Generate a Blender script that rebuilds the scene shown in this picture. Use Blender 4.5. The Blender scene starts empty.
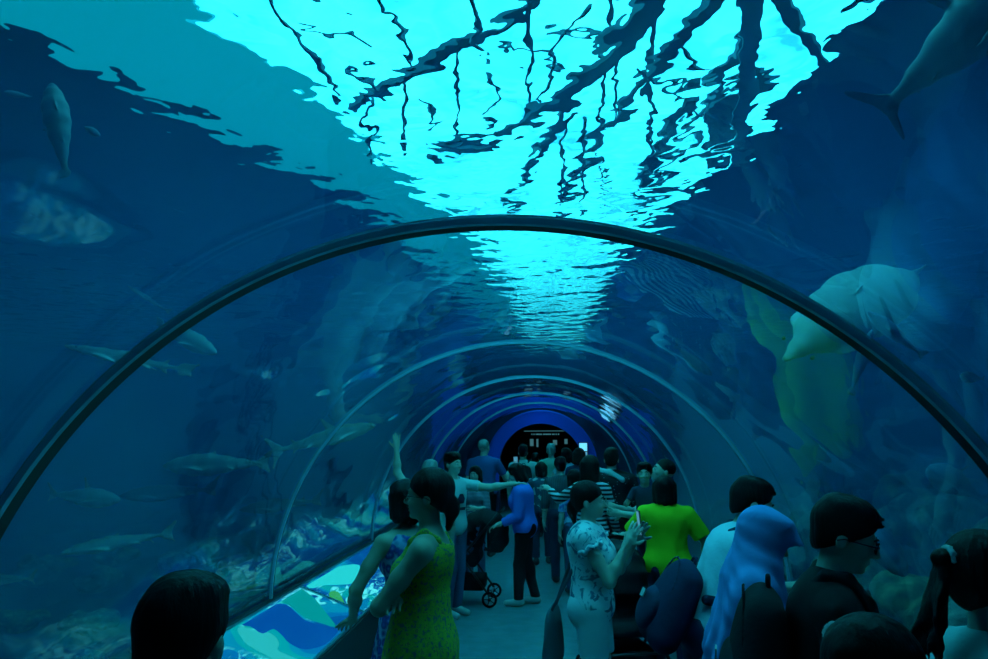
import bpy, bmesh, math, random
import numpy as np
from mathutils import Matrix, Vector
random.seed(7)
PI = math.pi
C = bpy.context.scene.collection
scene = bpy.context.scene
QUICK = False

# ------------------------------------------------------------------ camera
EYE = 1.8
F = 720.0
YAW, PITCH, ROLL = 0.0742, 0.1515, 0.0056
cy, sy, cp, sp, cr, sr = (math.cos(YAW), math.sin(YAW), math.cos(PITCH), math.sin(PITCH), math.cos(ROLL), math.sin(ROLL))
RT0 = Vector((cy, sy, 0)); FW = Vector((-sy*cp, cy*cp, sp)); UP0 = Vector((sy*sp, -cy*sp, cp))
RT = RT0*cr - UP0*sr; UP = RT0*sr + UP0*cr
CAM = Vector((0, 0, EYE))
cam_data = bpy.data.cameras.new('camera'); cam = bpy.data.objects.new('camera', cam_data); C.objects.link(cam)
cam_data.lens = F/988*36; cam_data.sensor_width = 36; cam_data.clip_start = 0.05; cam_data.clip_end = 200
M = Matrix((RT, UP, -FW)).transposed().to_4x4(); M.translation = CAM
cam.matrix_world = M
scene.camera = cam

def ray(px, py):
    return (FW*F + RT*(px-494) - UP*(py-329.5)).normalized()
def at(px, py, Y):
    d = ray(px, py); return CAM + d*(Y/d.y)
def atz(px, py, z):
    d = ray(px, py); return CAM + d*((z-EYE)/d.z)

# ------------------------------------------------------------------ helpers
def tag(o, label=None, cat=None, group=None, kind=None):
    if label: o['label'] = label
    if cat: o['category'] = cat
    if group: o['group'] = group
    if kind: o['kind'] = kind
    return o
def empty(name, loc=(0, 0, 0), rz=0):
    o = bpy.data.objects.new(name, None); C.objects.link(o); o.location = loc; o.rotation_euler = (0, 0, rz); o.empty_display_size = .1
    return o
def link_mesh(name, me, mat=None, parent=None, smooth=True):
    o = bpy.data.objects.new(name, me); C.objects.link(o)
    if mat: me.materials.append(mat)
    if smooth and len(me.polygons): me.polygons.foreach_set('use_smooth', [True]*len(me.polygons))
    if parent: o.parent = parent
    return o
def from_bm(name, bm, mat=None, parent=None, smooth=False):
    bmesh.ops.recalc_face_normals(bm, faces=bm.faces)
    me = bpy.data.meshes.new(name); bm.to_mesh(me); bm.free()
    return link_mesh(name, me, mat, parent, smooth)
def add_box(bm, x0, x1, y0, y1, z0, z1, bev=0):
    r = bmesh.ops.create_cube(bm, size=1)
    for v in r['verts']:
        v.co = Vector((x0+(v.co.x+.5)*(x1-x0), y0+(v.co.y+.5)*(y1-y0), z0+(v.co.z+.5)*(z1-z0)))
    if bev:
        es = list({e for v in r['verts'] for e in v.link_edges})
        bmesh.ops.bevel(bm, geom=es, offset=bev, segments=2, affect='EDGES', profile=.7)
def add_tube(bm, pts, rad, seg=8, cap=True):
    pts = [Vector(p) for p in pts]; rings = []
    n = len(pts)
    rads = rad if isinstance(rad, (list, tuple)) else [rad]*n
    prev = None
    for i, p in enumerate(pts):
        t = (pts[min(i+1, n-1)]-pts[max(i-1, 0)]).normalized()
        if prev is None: u = t.orthogonal().normalized()
        else: u = (prev - t*prev.dot(t)).normalized()
        prev = u; w = t.cross(u)
        rings.append([bm.verts.new(p+(u*math.cos(a)+w*math.sin(a))*rads[i]) for a in [2*PI*k/seg for k in range(seg)]])
    for a, b in zip(rings, rings[1:]):
        for k in range(seg): bm.faces.new((a[k], a[(k+1) % seg], b[(k+1) % seg], b[k]))
    if cap: bm.faces.new(rings[0][::-1]); bm.faces.new(rings[-1])
def add_prism(bm, poly, off):
    off = Vector(off); a = [bm.verts.new(p) for p in poly]; b = [bm.verts.new(Vector(p)+off) for p in poly]
    bm.faces.new(a); bm.faces.new(b[::-1]); n = len(a)
    for i in range(n): bm.faces.new((a[i], a[(i+1) % n], b[(i+1) % n], b[i]))

# ------------------------------------------------------------------ materials
def mat(name, col=(.5, .5, .5), rough=.7, metal=0, spec=.5, emit=None, es=0, bump=None, col2=None, pat=None):
    m = bpy.data.materials.new(name); m.use_nodes = True
    nt = m.node_tree; b = nt.nodes['Principled BSDF']
    b.inputs['Base Color'].default_value = (*col, 1); b.inputs['Roughness'].default_value = rough
    b.inputs['Metallic'].default_value = metal; b.inputs['Specular IOR Level'].default_value = spec
    if emit: b.inputs['Emission Color'].default_value = (*emit, 1); b.inputs['Emission Strength'].default_value = es
    tc = nt.nodes.new('ShaderNodeTexCoord')
    if pat: pat(nt, b, tc)
    if bump:
        sc, st = bump[:2]
        mp = nt.nodes.new('ShaderNodeMapping'); mp.inputs['Scale'].default_value = bump[2] if len(bump) > 2 else (1, 1, 1)
        nz = nt.nodes.new('ShaderNodeTexNoise'); nz.inputs['Scale'].default_value = sc; nz.inputs['Detail'].default_value = 4
        bp = nt.nodes.new('ShaderNodeBump'); bp.inputs['Strength'].default_value = st; bp.inputs['Distance'].default_value = .02
        nt.links.new(tc.outputs['Object'], mp.inputs[0]); nt.links.new(mp.outputs[0], nz.inputs[0])
        nt.links.new(nz.outputs[0], bp.inputs['Height']); nt.links.new(bp.outputs[0], b.inputs['Normal'])
    return m
def ramp(nt, stops, interp='LINEAR'):
    r = nt.nodes.new('ShaderNodeValToRGB'); e = r.color_ramp; e.interpolation = interp
    while len(e.elements) < len(stops): e.elements.new(.5)
    for el, (p, c) in zip(e.elements, stops): el.position = p; el.color = (*c, 1)
    return r
def pat_noise(scale, stops, detail=3, interp='LINEAR', mscale=(1, 1, 1), dist=0):
    def f(nt, b, tc):
        mp = nt.nodes.new('ShaderNodeMapping'); mp.inputs['Scale'].default_value = mscale
        n = nt.nodes.new('ShaderNodeTexNoise'); n.inputs['Scale'].default_value = scale; n.inputs['Detail'].default_value = detail
        n.inputs['Distortion'].default_value = dist
        r = ramp(nt, stops, interp)
        nt.links.new(tc.outputs['Object'], mp.inputs[0]); nt.links.new(mp.outputs[0], n.inputs[0])
        nt.links.new(n.outputs[0], r.inputs[0]); nt.links.new(r.outputs[0], b.inputs['Base Color'])
    return f
def pat_vor(scale, stops, mscale=(1, 1, 1)):
    def f(nt, b, tc):
        mp = nt.nodes.new('ShaderNodeMapping'); mp.inputs['Scale'].default_value = mscale
        n = nt.nodes.new('ShaderNodeTexVoronoi'); n.inputs['Scale'].default_value = scale
        r = ramp(nt, stops)
        nt.links.new(tc.outputs['Object'], mp.inputs[0]); nt.links.new(mp.outputs[0], n.inputs[0])
        nt.links.new(n.outputs['Distance'], r.inputs[0]); nt.links.new(r.outputs[0], b.inputs['Base Color'])
    return f
def pat_stripes(c1, c2, freq, axis='Z', duty=.5):
    def f(nt, b, tc):
        s = nt.nodes.new('ShaderNodeSeparateXYZ'); m1 = nt.nodes.new('ShaderNodeMath'); m1.operation = 'MULTIPLY'; m1.inputs[1].default_value = freq
        m2 = nt.nodes.new('ShaderNodeMath'); m2.operation = 'FRACT'
        r = ramp(nt, [(0, c1), (duty, c2)], 'CONSTANT')
        nt.links.new(tc.outputs['Object'], s.inputs[0]); nt.links.new(s.outputs[axis], m1.inputs[0]); nt.links.new(m1.outputs[0], m2.inputs[0])
        nt.links.new(m2.outputs[0], r.inputs[0]); nt.links.new(r.outputs[0], b.inputs['Base Color'])
    return f

# ------------------------------------------------------------------ signed distance modelling (smooth organic solids)
EX, EY, EZ = Vector((1, 0, 0)), Vector((0, 1, 0)), Vector((0, 0, 1))
class Solid:
    def __init__(s, vox): s.vox = vox; s.pr = []; s.gclip = []; s.noise = None; s.subs = []
    def ell(s, c, r, R=None, k=.02, sub=False):
        R = np.eye(3) if R is None else np.array(R)
        s.pr.append(('e', np.array(c, float), np.array(r, float), R, k, sub)); return s
    def cap(s, a, b, ra, rb, k=.02, flat=None, clips=(), sub=False):
        s.pr.append(('c', np.array(a, float), np.array(b, float), ra, rb, flat, clips, k, sub)); return s
    def fn(s, lo, hi, f, k=.02): s.pr.append(('f', np.array(lo, float), np.array(hi, float), f, k)); return s
    def clip(s, p, n): s.gclip.append((np.array(p, float), np.array(n, float)/np.linalg.norm(np.array(n, float)))); return s
    def chain(s, pts, rads, k=.02, flat=None):
        for i in range(len(pts)-1): s.cap(pts[i], pts[i+1], rads[i], rads[i+1], k, flat)
        return s
    def box(s, q):
        if q[0] == 'e': m = float(q[2].max()); return q[1]-m, q[1]+m
        if q[0] == 'c':
            m = max(q[3], q[4])*(max(1, q[5][1]) if q[5] else 1); return np.minimum(q[1], q[2])-m, np.maximum(q[1], q[2])+m
        return q[1], q[2]
    def mesh(s, name):
        v = s.vox; mg = 3*v
        lo = np.min([s.box(q)[0] for q in s.pr if not (q[-1] is True)], 0)-mg; hi = np.max([s.box(q)[1] for q in s.pr if not (q[-1] is True)], 0)+mg
        n = np.ceil((hi-lo)/v).astype(int)+1
        D = np.full(n, .2, np.float32)
        ax = [lo[i]+v*np.arange(n[i]) for i in range(3)]
        for q in s.pr:
            a, b = s.box(q); k = q[-1] if q[0] == 'f' else q[-2]
            m = mg+k
            i0 = np.clip(np.floor((a-m-lo)/v).astype(int), 0, n); i1 = np.clip(np.ceil((b+m-lo)/v).astype(int)+1, 0, n)
            if (i1 <= i0).any(): continue
            X = ax[0][i0[0]:i1[0]][:, None, None]; Y = ax[1][i0[1]:i1[1]][None, :, None]; Z = ax[2][i0[2]:i1[2]][None, None, :]
            sub = False
            if q[0] == 'e':
                x, y, z = X-q[1][0], Y-q[1][1], Z-q[1][2]; R = q[3]; sub = q[5]
                u = [(x*R[0, j]+y*R[1, j]+z*R[2, j])/q[2][j] for j in range(3)]
                k0 = np.sqrt(u[0]**2+u[1]**2+u[2]**2); k1 = np.sqrt((u[0]/q[2][0])**2+(u[1]/q[2][1])**2+(u[2]/q[2][2])**2)+1e-9
                d = k0*(k0-1)/k1; d = np.where(k0 < .1, -float(q[2].min()), d)
            elif q[0] == 'c':
                A, B, ra, rb, flat, clips, k, sub = q[1:]
                x, y, z = X-A[0], Y-A[1], Z-A[2]; ba = B-A; sc = 1
                if flat:
                    f = np.array(flat[0], float); g = 1/flat[1]-1; dt = (x*f[0]+y*f[1]+z*f[2])*g
                    x, y, z = x+f[0]*dt, y+f[1]*dt, z+f[2]*dt; ba = ba+f*(ba@f)*g; sc = min(1, flat[1])
                h = np.clip((x*ba[0]+y*ba[1]+z*ba[2])/(ba@ba+1e-12), 0, 1)
                d = (np.sqrt((x-ba[0]*h)**2+(y-ba[1]*h)**2+(z-ba[2]*h)**2)-(ra+(rb-ra)*h))*sc
                for (P, N) in clips:
                    d = np.maximum(d, (X-P[0])*N[0]+(Y-P[1])*N[1]+(Z-P[2])*N[2])
            else:
                d = q[3](X, Y, Z)
            blk = D[i0[0]:i1[0], i0[1]:i1[1], i0[2]:i1[2]]
            if sub:
                d = -d; h = np.clip(.5-.5*(blk-d)/k, 0, 1); blk[...] = blk+(d-blk)*h+k*h*(1-h)
            else:
                h = np.clip(.5+.5*(blk-d)/k, 0, 1); blk[...] = blk+(d-blk)*h-k*h*(1-h)
        X = ax[0][:, None, None]; Y = ax[1][None, :, None]; Z = ax[2][None, None, :]
        if s.noise: D += s.noise(X, Y, Z).astype(np.float32)
        for (P, N) in s.gclip: D = np.maximum(D, ((X-P[0])*N[0]+(Y-P[1])*N[1]+(Z-P[2])*N[2]).astype(np.float32))
        for f in s.subs: D = np.maximum(D, f(X, Y, Z).astype(np.float32))
        D[0] = D[-1] = .1; D[:, 0] = D[:, -1] = .1; D[:, :, 0] = D[:, :, -1] = .1
        return nets(name, D, lo, v)
def nets(name, D, lo, v):
    I = D < 0
    S = sum(I[a:I.shape[0]-1+a, b:I.shape[1]-1+b, c:I.shape[2]-1+c].astype(np.int8) for a in (0, 1) for b in (0, 1) for c in (0, 1))
    act = np.argwhere((S > 0) & (S < 8))
    if len(act) == 0: return bpy.data.meshes.new(name)
    idx = np.full(S.shape, -1, np.int32); idx[tuple(act.T)] = np.arange(len(act))
    acc = np.zeros((len(act), 3)); cnt = np.zeros(len(act))
    cs = [(a, b, c) for a in (0, 1) for b in (0, 1) for c in (0, 1)]
    val = {c: D[act[:, 0]+c[0], act[:, 1]+c[1], act[:, 2]+c[2]] for c in cs}
    for a in cs:
        for d in range(3):
            if a[d]: continue
            b = list(a); b[d] = 1; b = tuple(b); va, vb = val[a], val[b]
            m = (va < 0) != (vb < 0); t = np.where(m, va/(va-vb+1e-20), 0)
            p = np.repeat(np.array(a, float)[None], len(act), 0); p[:, d] += t
            acc[m] += p[m]; cnt[m] += 1
    co = (act+acc/np.maximum(cnt, 1)[:, None])*v+lo
    faces = []
    for d in range(3):
        e, f = [(1, 2), (2, 0), (0, 1)][d]
        sl0 = [slice(1, -1)]*3; sl0[d] = slice(0, -1); sl1 = list(sl0); sl1[d] = slice(1, None)
        A, B = I[tuple(sl0)], I[tuple(sl1)]
        w = np.argwhere(A != B)
        if not len(w): continue
        flip = A[tuple(w.T)]
        off = np.ones(3, int); off[d] = 0; g = w+off
        def ci(de, df):
            h = g.copy(); h[:, e] += de; h[:, f] += df; return idx[tuple(h.T)]
        q = np.stack([ci(-1, -1), ci(0, -1), ci(0, 0), ci(-1, 0)], 1)
        q[~flip] = q[~flip][:, ::-1]; faces.append(q)
    fa = np.concatenate(faces).astype(np.int32)
    fa = fa[(fa >= 0).all(1)]
    me = bpy.data.meshes.new(name)
    me.vertices.add(len(co)); me.vertices.foreach_set('co', co.astype(np.float32).ravel())
    me.loops.add(fa.size); me.loops.foreach_set('vertex_index', fa.ravel())
    me.polygons.add(len(fa)); me.polygons.foreach_set('loop_start', np.arange(0, fa.size, 4, dtype=np.int32))
    me.update(calc_edges=True); me.validate()
    return me
def folds(amp, fr, seed=0, vert=1.0):
    rs = np.random.RandomState(seed); ws = [(rs.uniform(-1, 1, 3)*fr*f*np.array([1, 1, vert]), rs.uniform(0, 6.28), 1/f) for f in (1, 1.3, 1.9, 2.7) for _ in range(2)]
    def f(X, Y, Z):
        r = 0
        for w, ph, a in ws: r = r+np.sin(X*w[0]+Y*w[1]+Z*w[2]+ph)*a
        return r*amp/4
    return f
# ------------------------------------------------------------------ tunnel frame numbers
R = 1.9
AX = -0.1036*R                 # tunnel axis
ZB = EYE-0.6106*R              # height of the arch springing
D1, SP = 1.2406*R, 1.6493*R    # first rib, rib spacing
YEND = D1+5*SP+.2
YBACK = -3.2
WALLT = .07
SURF, SKYH = 3.45, 4.7
TX0, TX1, TY0, TY1, TZ0 = -9.5, 8.5, -5.0, 34.0, -.35

# ------------------------------------------------------------------ water body and its surface
def arch_pts(r, n=48, cx=AX, cz=ZB):
    return [(cx+r*math.cos(PI*i/n), cz+r*math.sin(PI*i/n)) for i in range(n+1)]
def extrude_profile(name, prof, y0, y1, m, parent=None, smooth=False, nseg=1):
    bm = bmesh.new(); rows = []
    for j in range(nseg+1):
        y = y0+(y1-y0)*j/nseg; rows.append([bm.verts.new((x, y, z)) for x, z in prof])
    n = len(prof)
    for a, b in zip(rows, rows[1:]):
        for i in range(n): bm.faces.new((a[i], a[(i+1) % n], b[(i+1) % n], b[i]))
    bm.faces.new(rows[0]); bm.faces.new(rows[-1][::-1])
    return from_bm(name, bm, m, parent, smooth)

# the water: one homogeneous volume with the tunnel cut out of it
wm = bpy.data.materials.new('water_volume'); wm.use_nodes = True; nt = wm.node_tree; nt.nodes.clear()
o_ = nt.nodes.new('ShaderNodeOutputMaterial'); vs = nt.nodes.new('ShaderNodeVolumeScatter'); va = nt.nodes.new('ShaderNodeVolumeAbsorption'); ad = nt.nodes.new('ShaderNodeAddShader')
vs.inputs['Color'].default_value = (.02, .34, .95, 1); vs.inputs['Density'].default_value = WD = .14
va.inputs['Color'].default_value = (.0, .42, .90, 1); va.inputs['Density'].default_value = .11
nt.links.new(vs.outputs[0], ad.inputs[0]); nt.links.new(va.outputs[0], ad.inputs[1]); nt.links.new(ad.outputs[0], o_.inputs['Volume'])
ro = R+WALLT+.012
prof = [(TX0+.01, TZ0+.02), (TX0+.01, SURF-.10), (TX1-.01, SURF-.10), (TX1-.01, TZ0+.02), (AX+ro, TZ0+.02)] + arch_pts(ro) + [(AX-ro, TZ0+.02)]
wat = extrude_profile('tank_water', prof, TY0+.02, YEND+.44, wm)
tag(wat, 'deep blue water filling the tank around the tunnel', 'water', kind='stuff')

# rippled surface overhead, a thin lens of water seen from below
sm = bpy.data.materials.new('water_surface'); sm.use_nodes = True; nt = sm.node_tree; nt.nodes.clear()
o_ = nt.nodes.new('ShaderNodeOutputMaterial'); gl = nt.nodes.new('ShaderNodeBsdfRefraction'); tr = nt.nodes.new('ShaderNodeBsdfTransparent'); mx = nt.nodes.new('ShaderNodeMixShader')
gl.inputs['IOR'].default_value = 1.33; gl.inputs['Roughness'].default_value = 0.0; gl.inputs['Color'].default_value = (.85, .97, 1, 1)
mx.inputs[0].default_value = 1.0
nt.links.new(tr.outputs[0], mx.inputs[1]); nt.links.new(gl.outputs[0], mx.inputs[2]); nt.links.new(mx.outputs[0], o_.inputs['Surface'])
tr.inputs['Color'].default_value = (.8, 1, 1, 1)
tc = nt.nodes.new('ShaderNodeTexCoord'); mp = nt.nodes.new('ShaderNodeMapping'); mp.inputs['Scale'].default_value = (1, .8, 1); nz = nt.nodes.new('ShaderNodeTexNoise'); nz.inputs['Scale'].default_value = 6; nz.inputs['Detail'].default_value = 1.0; nz.inputs['Distortion'].default_value = .6
bp = nt.nodes.new('ShaderNodeBump'); bp.inputs['Strength'].default_value = 1; bp.inputs['Distance'].default_value = .0042
nt.links.new(tc.outputs['Object'], mp.inputs[0]); nt.links.new(mp.outputs[0], nz.inputs[0]); nt.links.new(nz.outputs[0], bp.inputs['Height']); nt.links.new(bp.outputs[0], gl.inputs['Normal'])
def ripple_grid():
    nx, ny = 400, 540
    X = np.linspace(TX0+.02, TX1-.02, nx)[:, None]; Y = np.linspace(TY0+.02, YEND+.6, ny)[None, :]
    rs = np.random.RandomState(3); Z = 0
    for i in range(26):
        k = rs.uniform(9.0, 34); a = rs.normal(1.45, .75); kx, ky = k*math.cos(a), k*math.sin(a)
        Z = Z+np.sin(X*kx+Y*ky+rs.uniform(0, 6.3)+.7*np.sin(X*ky*.13+Y*kx*.2+i))*(.007/k)
    return X, Y, Z
RX, RY, RZ = ripple_grid()
def ripple_mesh():
    nx, ny = RZ.shape
    co = np.zeros((2, nx, ny, 3), np.float32); co[..., 0] = RX; co[..., 1] = RY; co[0, ..., 2] = SURF+RZ; co[1, ..., 2] = SURF+.14
    i = np.arange(nx-1)[:, None]*ny+np.arange(ny-1)[None, :]
    q0 = np.stack([i, i+1, i+ny+1, i+ny], -1).reshape(-1, 4); q1 = q0[:, ::-1]+nx*ny
    sides = []
    N = nx*ny
    for a in range(nx-1):
        u, w = a*ny, (a+1)*ny; sides.append((u, w, w+N, u+N)); u, w = u+ny-1, w+ny-1; sides.append((w, u, u+N, w+N))
    for b in range(ny-1):
        u, w = b, b+1; sides.append((w, u, u+N, w+N)); u, w = (nx-1)*ny+b, (nx-1)*ny+b+1; sides.append((u, w, w+N, u+N))
    fa = np.concatenate([q0, q1, np.array(sides)]).astype(np.int32)
    me = bpy.data.meshes.new('water_surface'); me.vertices.add(2*N); me.vertices.foreach_set('co', co.ravel())
    me.loops.add(fa.size); me.loops.foreach_set('vertex_index', fa.ravel())
    me.polygons.add(len(fa)); me.polygons.foreach_set('loop_start', np.arange(0, fa.size, 4, dtype=np.int32))
    me.update(calc_edges=True); me.validate(); return me
ws = link_mesh('water_surface', ripple_mesh(), sm)
tag(ws, 'rippled water surface under the bright skylight', 'water', kind='stuff')

# ------------------------------------------------------------------ tank shell
tankm = mat('tank_wall_paint', (.02, .10, .22), .9, col2=None, pat=pat_noise(.5, [(.3, (.01, .09, .20)), (.7, (.02, .15, .30))]))
def sbox(name, x0, x1, y0, y1, z0, z1, m, bev=0):
    bm = bmesh.new(); add_box(bm, x0, x1, y0, y1, z0, z1, bev); return tag(from_bm(name, bm, m), kind='structure')
sbox('wall_left', TX0-.3, TX0, TY0, TY1, TZ0-.3, SKYH+.4, tankm)
sbox('wall_right', TX1, TX1+.3, TY0, TY1, TZ0-.3, SKYH+.4, tankm)
sbox('wall_back', TX0, TX1, TY0-.3, TY0, TZ0-.3, SKYH+.4, tankm)
# tank floor with a notch where the tunnel runs
floorm = mat('tank_bed', (.05, .09, .10), .95, pat=pat_noise(2.2, [(.3, (.012, .03, .035)), (.5, (.04, .07, .07)), (.7, (.14, .17, .15))], 6), bump=(6, .8))
def bed(name, x0, x1):
    nx, ny = 60, 150; rs = np.random.RandomState(5)
    bm = bmesh.new(); g = []
    for i in range(nx):
        row = []
        for j in range(ny):
            x = x0+(x1-x0)*i/(nx-1); y = TY0+(YEND+3-TY0)*j/(ny-1)
            z = .02+max(0, x-1.8)*.16+.14*math.sin(x*1.3+y*.7)+.10*math.sin(x*2.1-y*1.7+1)+.05*math.sin(x*5+y*4.3)+.04*rs.rand()
            row.append(bm.verts.new((x, y, z)))
        g.append(row)
    for i in range(nx-1):
        for j in range(ny-1): bm.faces.new((g[i][j], g[i+1][j], g[i+1][j+1], g[i][j+1]))
    ret = bmesh.ops.extrude_face_region(bm, geom=bm.faces[:])
    for v in ret['geom']:
        if isinstance(v, bmesh.types.BMVert): v.co.z = TZ0
    o = from_bm(name, bm, floorm, None, True); return tag(o, kind='structure')
bed('tank_floor_left', TX0, AX-R-WALLT-.05); bed('tank_floor_right', AX+R+WALLT+.05, TX1)

# ------------------------------------------------------------------ skylight opening in the hall ceiling above the water
Lp = [(-60, -420), (30, -210), (195, 0), (300, 72), (400, 165), (440, 207), (480, 236), (512, 290), (532, 342)]
Rp = [(1500, -420), (1120, -210), (862, 0), (800, 72), (740, 143), (652, 214), (622, 240), (598, 290), (570, 342)]
LL = [atz(x, y, SKYH) for x, y in Lp]; RR = [atz(x, y, SKYH) for x, y in Rp]
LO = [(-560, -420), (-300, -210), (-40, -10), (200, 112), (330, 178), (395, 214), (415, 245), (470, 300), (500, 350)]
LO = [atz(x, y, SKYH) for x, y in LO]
def slab(name, A, B, z0, z1, m):
    bm = bmesh.new(); rows = []
    for a, b in zip(A, B):
        rows.append([bm.verts.new((a.x, a.y, z0)), bm.verts.new((b.x, b.y, z0)), bm.verts.new((b.x, b.y, z1)), bm.verts.new((a.x, a.y, z1))])
    for p, q in zip(rows, rows[1:]):
        for k in range(4): bm.faces.new((p[k], p[(k+1) % 4], q[(k+1) % 4], q[k]))
    bm.faces.new(rows[0]); bm.faces.new(rows[-1][::-1])
    return from_bm(name, bm, m)
def pane_pat(nt, b, tc):
    n = nt.nodes.new('ShaderNodeTexNoise'); n.inputs['Scale'].default_value = 1.5; n.inputs['Detail'].default_value = 6; n.inputs['Distortion'].default_value = .8
    r = ramp(nt, [(.28, (.008, .26, .36)), (.42, (.02, .48, .60)), (.55, (.030, .70, .84)), (.72, (.042, .92, 1.0))])
    nt.links.new(tc.outputs['Object'], n.inputs[0]); nt.links.new(n.outputs[0], r.inputs[0]); nt.links.new(r.outputs[0], b.inputs['Emission Color'])
PANE_E = 3.0
panem = mat('skylight_diffuser', (.1, .4, .45), .6, emit=(0, .8, .9), es=PANE_E, pat=pane_pat)
tag(slab('window_1', LL, RR, SKYH, SKYH+.1, panem), kind='structure')
tealm = mat('glowing_ceiling_teal', (.05, .3, .35), .8, emit=(0, .25, .31), es=1.05)  # ceiling strip beside the panes, not a window; its light is added as emission
darkc = mat('ceiling_dark', (.03, .10, .17), .9)
tag(slab('ceiling_glow_band', LO, LL, SKYH-.02, SKYH+.12, tealm), kind='structure')
bm = bmesh.new()
def quad_slab(bm, pts, z0, z1):
    add_prism(bm, [(x, y, z0) for x, y in pts], (0, 0, z1-z0))
edgeL = [(p.x, p.y) for p in LO]; edgeR = [(p.x, p.y) for p in RR]
def cl(p): return (max(TX0, min(TX1, p[0])), max(TY0, min(TY1, p[1])))
for (E, X) in ((edgeL, TX0), (edgeR, TX1)):
    E = [cl(p) for p in E]
    for a, b in zip(E, E[1:]):
        if abs(a[0]-X)+abs(b[0]-X) < 1e-3 or b[1]-a[1] < 1e-3: continue
        quad_slab(bm, [a, b, (X, b[1]), (X, a[1])], SKYH-.01, SKYH+.13)
yl, yr = cl(edgeL[-1])[1], cl(edgeR[-1])[1]
quad_slab(bm, [(TX0, yl), cl(edgeL[-1]), cl(edgeR[-1]), (TX1, yr), (TX1, TY1), (TX0, TY1)], SKYH-.01, SKYH+.13)
tag(from_bm('ceiling', bm, darkc), kind='structure')

# roof framing under the skylight: beams and battens, seen wobbling through the ripples
BZ = 0
beamm = mat('roof_steel', (.012, .10, .14), .7)
def beam(name, pts, w, h=None, z=None, label=None, group='roof beams under the skylight', m=beamm):
    global BZ; BZ += 1
    h = min(h or w, .045); z = SKYH-.13-.115*((BZ*2) % 5); h = min(h, .045)
    P = [atz(x, y, z) for x, y in pts]
    bm = bmesh.new(); rows = []
    for i, p in enumerate(P):
        t = (P[min(i+1, len(P)-1)]-P[max(i-1, 0)]); t.z = 0; t.normalize(); s = Vector((t.y, -t.x, 0))*w/2
        rows.append([bm.verts.new(p-s), bm.verts.new(p+s), bm.verts.new(p+s+EZ*h), bm.verts.new(p-s+EZ*h)])
    for p, q in zip(rows, rows[1:]):
        for k in range(4): bm.faces.new((p[k], p[(k+1) % 4], q[(k+1) % 4], q[k]))
    bm.faces.new(rows[0]); bm.faces.new(rows[-1][::-1])
    return tag(from_bm(name, bm, m), label, 'beam', group)
beam('roof_beam', [(352, 98), (440, 48), (530, -2), (600, -60)], .085, label='thick roof beam crossing the left half of the bright skylight')
beam('roof_beam', [(432, 146), (500, 128), (560, 96), (632, 22), (680, -50)], .11, label='thickest dark roof beam running through the middle of the skylight')
beam('roof_beam', [(664, -30), (610, 40), (560, 110), (508, 200)], .07, label='roof beam just right of the thickest one, reaching towards the arch')
beam('roof_beam', [(740, -40), (690, 20), (600, 130), (556, 204)], .075, label='roof beam through the right half of the skylight, second from its right edge')
beam('roof_beam', [(765, -30), (735, 50), (690, 130), (632, 206)], .07, label='roof beam nearest the right edge of the skylight')
beam('roof_beam', [(752, -30), (748, 60), (738, 150)], .14, label='broad flat roof beam standing straight near the skylight right edge', m=mat('roof_steel_pale', (.03, .3, .36), .7))
beam('roof_beam', [(694, 86), (664, 132), (640, 180)], .09, label='short broad roof beam low on the right of the skylight')
beam('roof_beam', [(770, 68), (722, 95), (716, 150)], .2, label='short dark roof plate beside the broad flat beam')
beam('roof_beam', [(776, -20), (800, 22), (822, 50)], .06, label='short roof beam in the top right corner of the skylight')
for px, y0, y1 in ((458, 36, 138), (530, -20, 110), (405, 74, 142), (601, 60, 150), (563, 96, 205), (616, -20, 120), (652, -20, 150), (584, 110, 206), (372, 96, 150)):
    beam('skylight_batten', [(px, y0), (px-1, (y0+y1)/2), (px-2, y1)], .032, label='thin straight batten under the skylight panes', group='thin battens under the skylight').__setitem__('category', 'batten')
for pts in ([(640, 60), (655, 78), (690, 84), (705, 110)], [(500, 40), (515, 52), (540, 48), (560, 60)], [(420, 90), (436, 100), (430, 120)], [(470, -10), (478, 12), (470, 34), (482, 50)], [(596, 160), (610, 176), (600, 196)], [(680, 40), (700, 62), (712, 66)], [(300, 10), (330, 22), (352, 20), (372, 40)], [(350, 60), (372, 70), (384, 92)], [(270, -20), (285, 18), (318, 50), (338, 88)], [(380, -20), (384, 10), (408, 30), (415, 60)], [(590, -10), (560, 30), (548, 70), (540, 95)], [(545, 20), (575, 32), (602, 40)], [(488, 60), (500, 90), (488, 112)]):
    beam('hanging_cable', pts, .022, label='thin crooked cable slung under the skylight panes', group='cables under the skylight').__setitem__('category', 'cable')

# ------------------------------------------------------------------ acrylic tunnel
am = bpy.data.materials.new('clear_acrylic'); am.use_nodes = True; nt = am.node_tree; nt.nodes.clear()
o_ = nt.nodes.new('ShaderNodeOutputMaterial'); tr = nt.nodes.new('ShaderNodeBsdfTransparent'); gs = nt.nodes.new('ShaderNodeBsdfGlossy'); mx = nt.nodes.new('ShaderNodeMixShader'); fr = nt.nodes.new('ShaderNodeFresnel')
tr.inputs['Color'].default_value = (.93, .98, 1, 1); gs.inputs['Roughness'].default_value = .012; gs.inputs['Color'].default_value = (.8, .95, 1, 1)
fr.inputs['IOR'].default_value = 1.5
tc = nt.nodes.new('ShaderNodeTexCoord'); mp = nt.nodes.new('ShaderNodeMapping'); mp.inputs['Scale'].default_value = (1, .45, 1)
nz = nt.nodes.new('ShaderNodeTexNoise'); nz.inputs['Scale'].default_value = 2.2; nz.inputs['Detail'].default_value = 1.5; bp = nt.nodes.new('ShaderNodeBump'); bp.inputs['Strength'].default_value = .35; bp.inputs['Distance'].default_value = .05
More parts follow.
